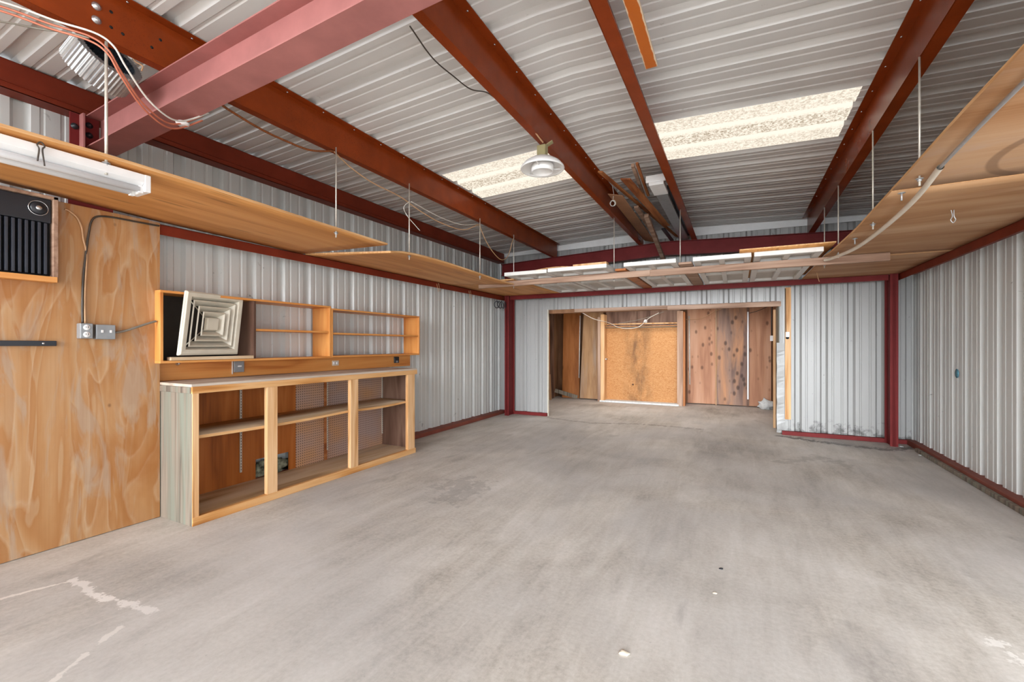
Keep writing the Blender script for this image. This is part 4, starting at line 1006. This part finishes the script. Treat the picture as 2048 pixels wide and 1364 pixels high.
MB().tube([(-2.71, CYF + .05, 1.76), (-1.1, CYF + .05, 1.76)], .016, 10).build('hanging_rail', 'stud', o)
MB().tube([(-2.71, CYF + .12, 1.685), (-1.1, CYF + .12, 1.685)], .011, 10).build('pipe_rail', 'grey_cable', o)
MB().box(-2.705, -2.68, CYF + .10, CYF + .22, .95, .985).build('bracket', 'zinc', o)
tag(MB().lathe([(0, .05), (.014, .04), (.018, .01), (.018, 0), (0, 0)], (-2.1, CYF + .22, .40), (0, -1, 0), 12).build('pipe_stub', 'dark_board', None, (-2.1, CYF + .2, .40)), 'dark pipe stub poking from the closet back panel', 'pipe')
#tag(MB().board((-1.25, CYF - .005, 1.62), (-1.15, CYF - .005, 2.0), .0, .0).build('rag', 'paper', None, (0, 0, 0)), 'x', 'x') if False else None
cable('alcove_wire', [(-2.53, YB + .15, 1.90), (-2.6, 8.8, 1.82), (-2.6, CYF - .05, 1.80), (-2.35, CYF - .05, 1.68), (-2.1, CYF - .05, 1.655), (-1.9, CYF - .05, 1.70), (-1.72, CYF - .05, 1.86), (-1.5, CYF - .05, 1.98)], .006, 'white_cable', 'white wire looping across the closet opening')
cable('alcove_wire', [(-2.4, CYF - .03, 1.77), (-2.0, CYF - .03, 1.83), (-1.7, CYF - .03, 1.90), (-1.4, CYF - .03, 2.0)], .006, 'grey_cable', 'grey wire stretched across the top of the closet opening')
o = thing('socket', (-1.80, CYF - .02, 1.76), 'white bulb socket lying on the closet rail', 'socket')
MB().lathe([(0, 0), (.035, .004), (.04, .03), (.028, .07), (0, .075)], (-1.80, CYF + .02, 1.775), (.3, 0, 1), 14).build('body', 'white', o)
# right part of the alcove
YR = 10.5
panel('plywood_board', -.98, -.42, YR, .02, 2.2, 'alc_pink', 'knotty pink plywood panel right of the closet', thk=.02)
panel('plywood_board', -.40, .19, YR, .02, 2.2, 'alc_grey', 'smoke stained knotty plywood panel in the right of the alcove', thk=.02)
panel('plywood_board', .205, .62, YR, .02, 2.2, 'alc_pink', 'knotty plywood panel in the right alcove corner above the plaster lump', thk=.02)
tag(MB().box(-.415, -.395, YR - .03, YR - .002, 0, 2.2, .002).build('cover_strip', 'alc_tan', None, (-.405, YR, 0)), 'wood cover strip between the pink and the smoky plywood panels', 'trim')
m = MB(); m.box(.185, .212, YR - .035, YR - .012, .16, 1.98, .002); o = tag(m.build('white_batten', 'white', None, (.2, YR, .1)), 'white batten between the smoky panel and the corner panel', 'trim')
tag(MB().box(.175, .222, YR - .012, YR - .001, .0, 2.2, .001).build('batten_backing', 'dark_board', None, (.2, YR, 0)), 'dark backing strip behind the white alcove batten', 'trim')
tag(MB().tube([(-.93, YR - .011, .42), (-.945, YR - .011, 1.93)], .012, 8).build('thin_pipe', 'white_cable', None, (-.93, YR, .4)), 'thin white pipe standing beside the right closet post', 'pipe')
o = thing('alcove_switch', (.56, 10.0, 1.38), 'small white switch on a dark cable at the right alcove corner', 'switch')
MB().box(.53, .58, 9.3, 9.32, 1.36, 1.46, .004).build('body', 'white', o)
MB().tube([(.555, 9.31, 1.46), (.553, 9.31, 1.7), (.56, 9.3, 1.98), (.57, 9.3, 2.395)], .01, 6).build('cable', 'dark_cable', o)
cable('alcove_wire', [(-.99, 10.2, 1.84), (-.7, YR - .1, 1.86), (-.45, YR - .08, 2.0), (-.3, YR - .005, 2.06)], .006, 'tan_cable', 'tan wire curving over the pink knotty panel')
cable('alcove_wire', [(.23, YR - .06, 1.95), (.4, YR - .1, 2.0), (.55, YR - .3, 2.06)], .006, 'dark_cable', 'dark wire across the top of the corner panel')
blob('plaster_lump', (.52, 10.3, .08), (.13, .12, .10), 'plaster', 'crumbled white plaster lump on the floor in the right alcove corner', 'rubble', 3, .8)

# floor litter
def chip(px, py, s, label, mat='paper', seed=1):
    x, y = floor_pt(px, py); return blob('debris_chip', (x, y, s * .22), (s, s * .7, s * .25), mat, label, 'debris', seed, .7, 2, (x, y, 0))
chip(1248, 1308, .022, 'pale crumbled chip on the concrete in front, biggest of the chips', 'paper', 2)
chip(1442, 1138, .012, 'small dark pebble on the open concrete floor', 'black', 5)
chip(1430, 1187, .011, 'tan chip on the concrete below the dark pebble', 'paper', 8)
chip(1840, 911, .016, 'white chip on the floor beside the right sill timber', 'plaster', 3)
chip(1803, 894, .022, 'white plaster chip at the foot of the right maroon column', 'plaster', 6)
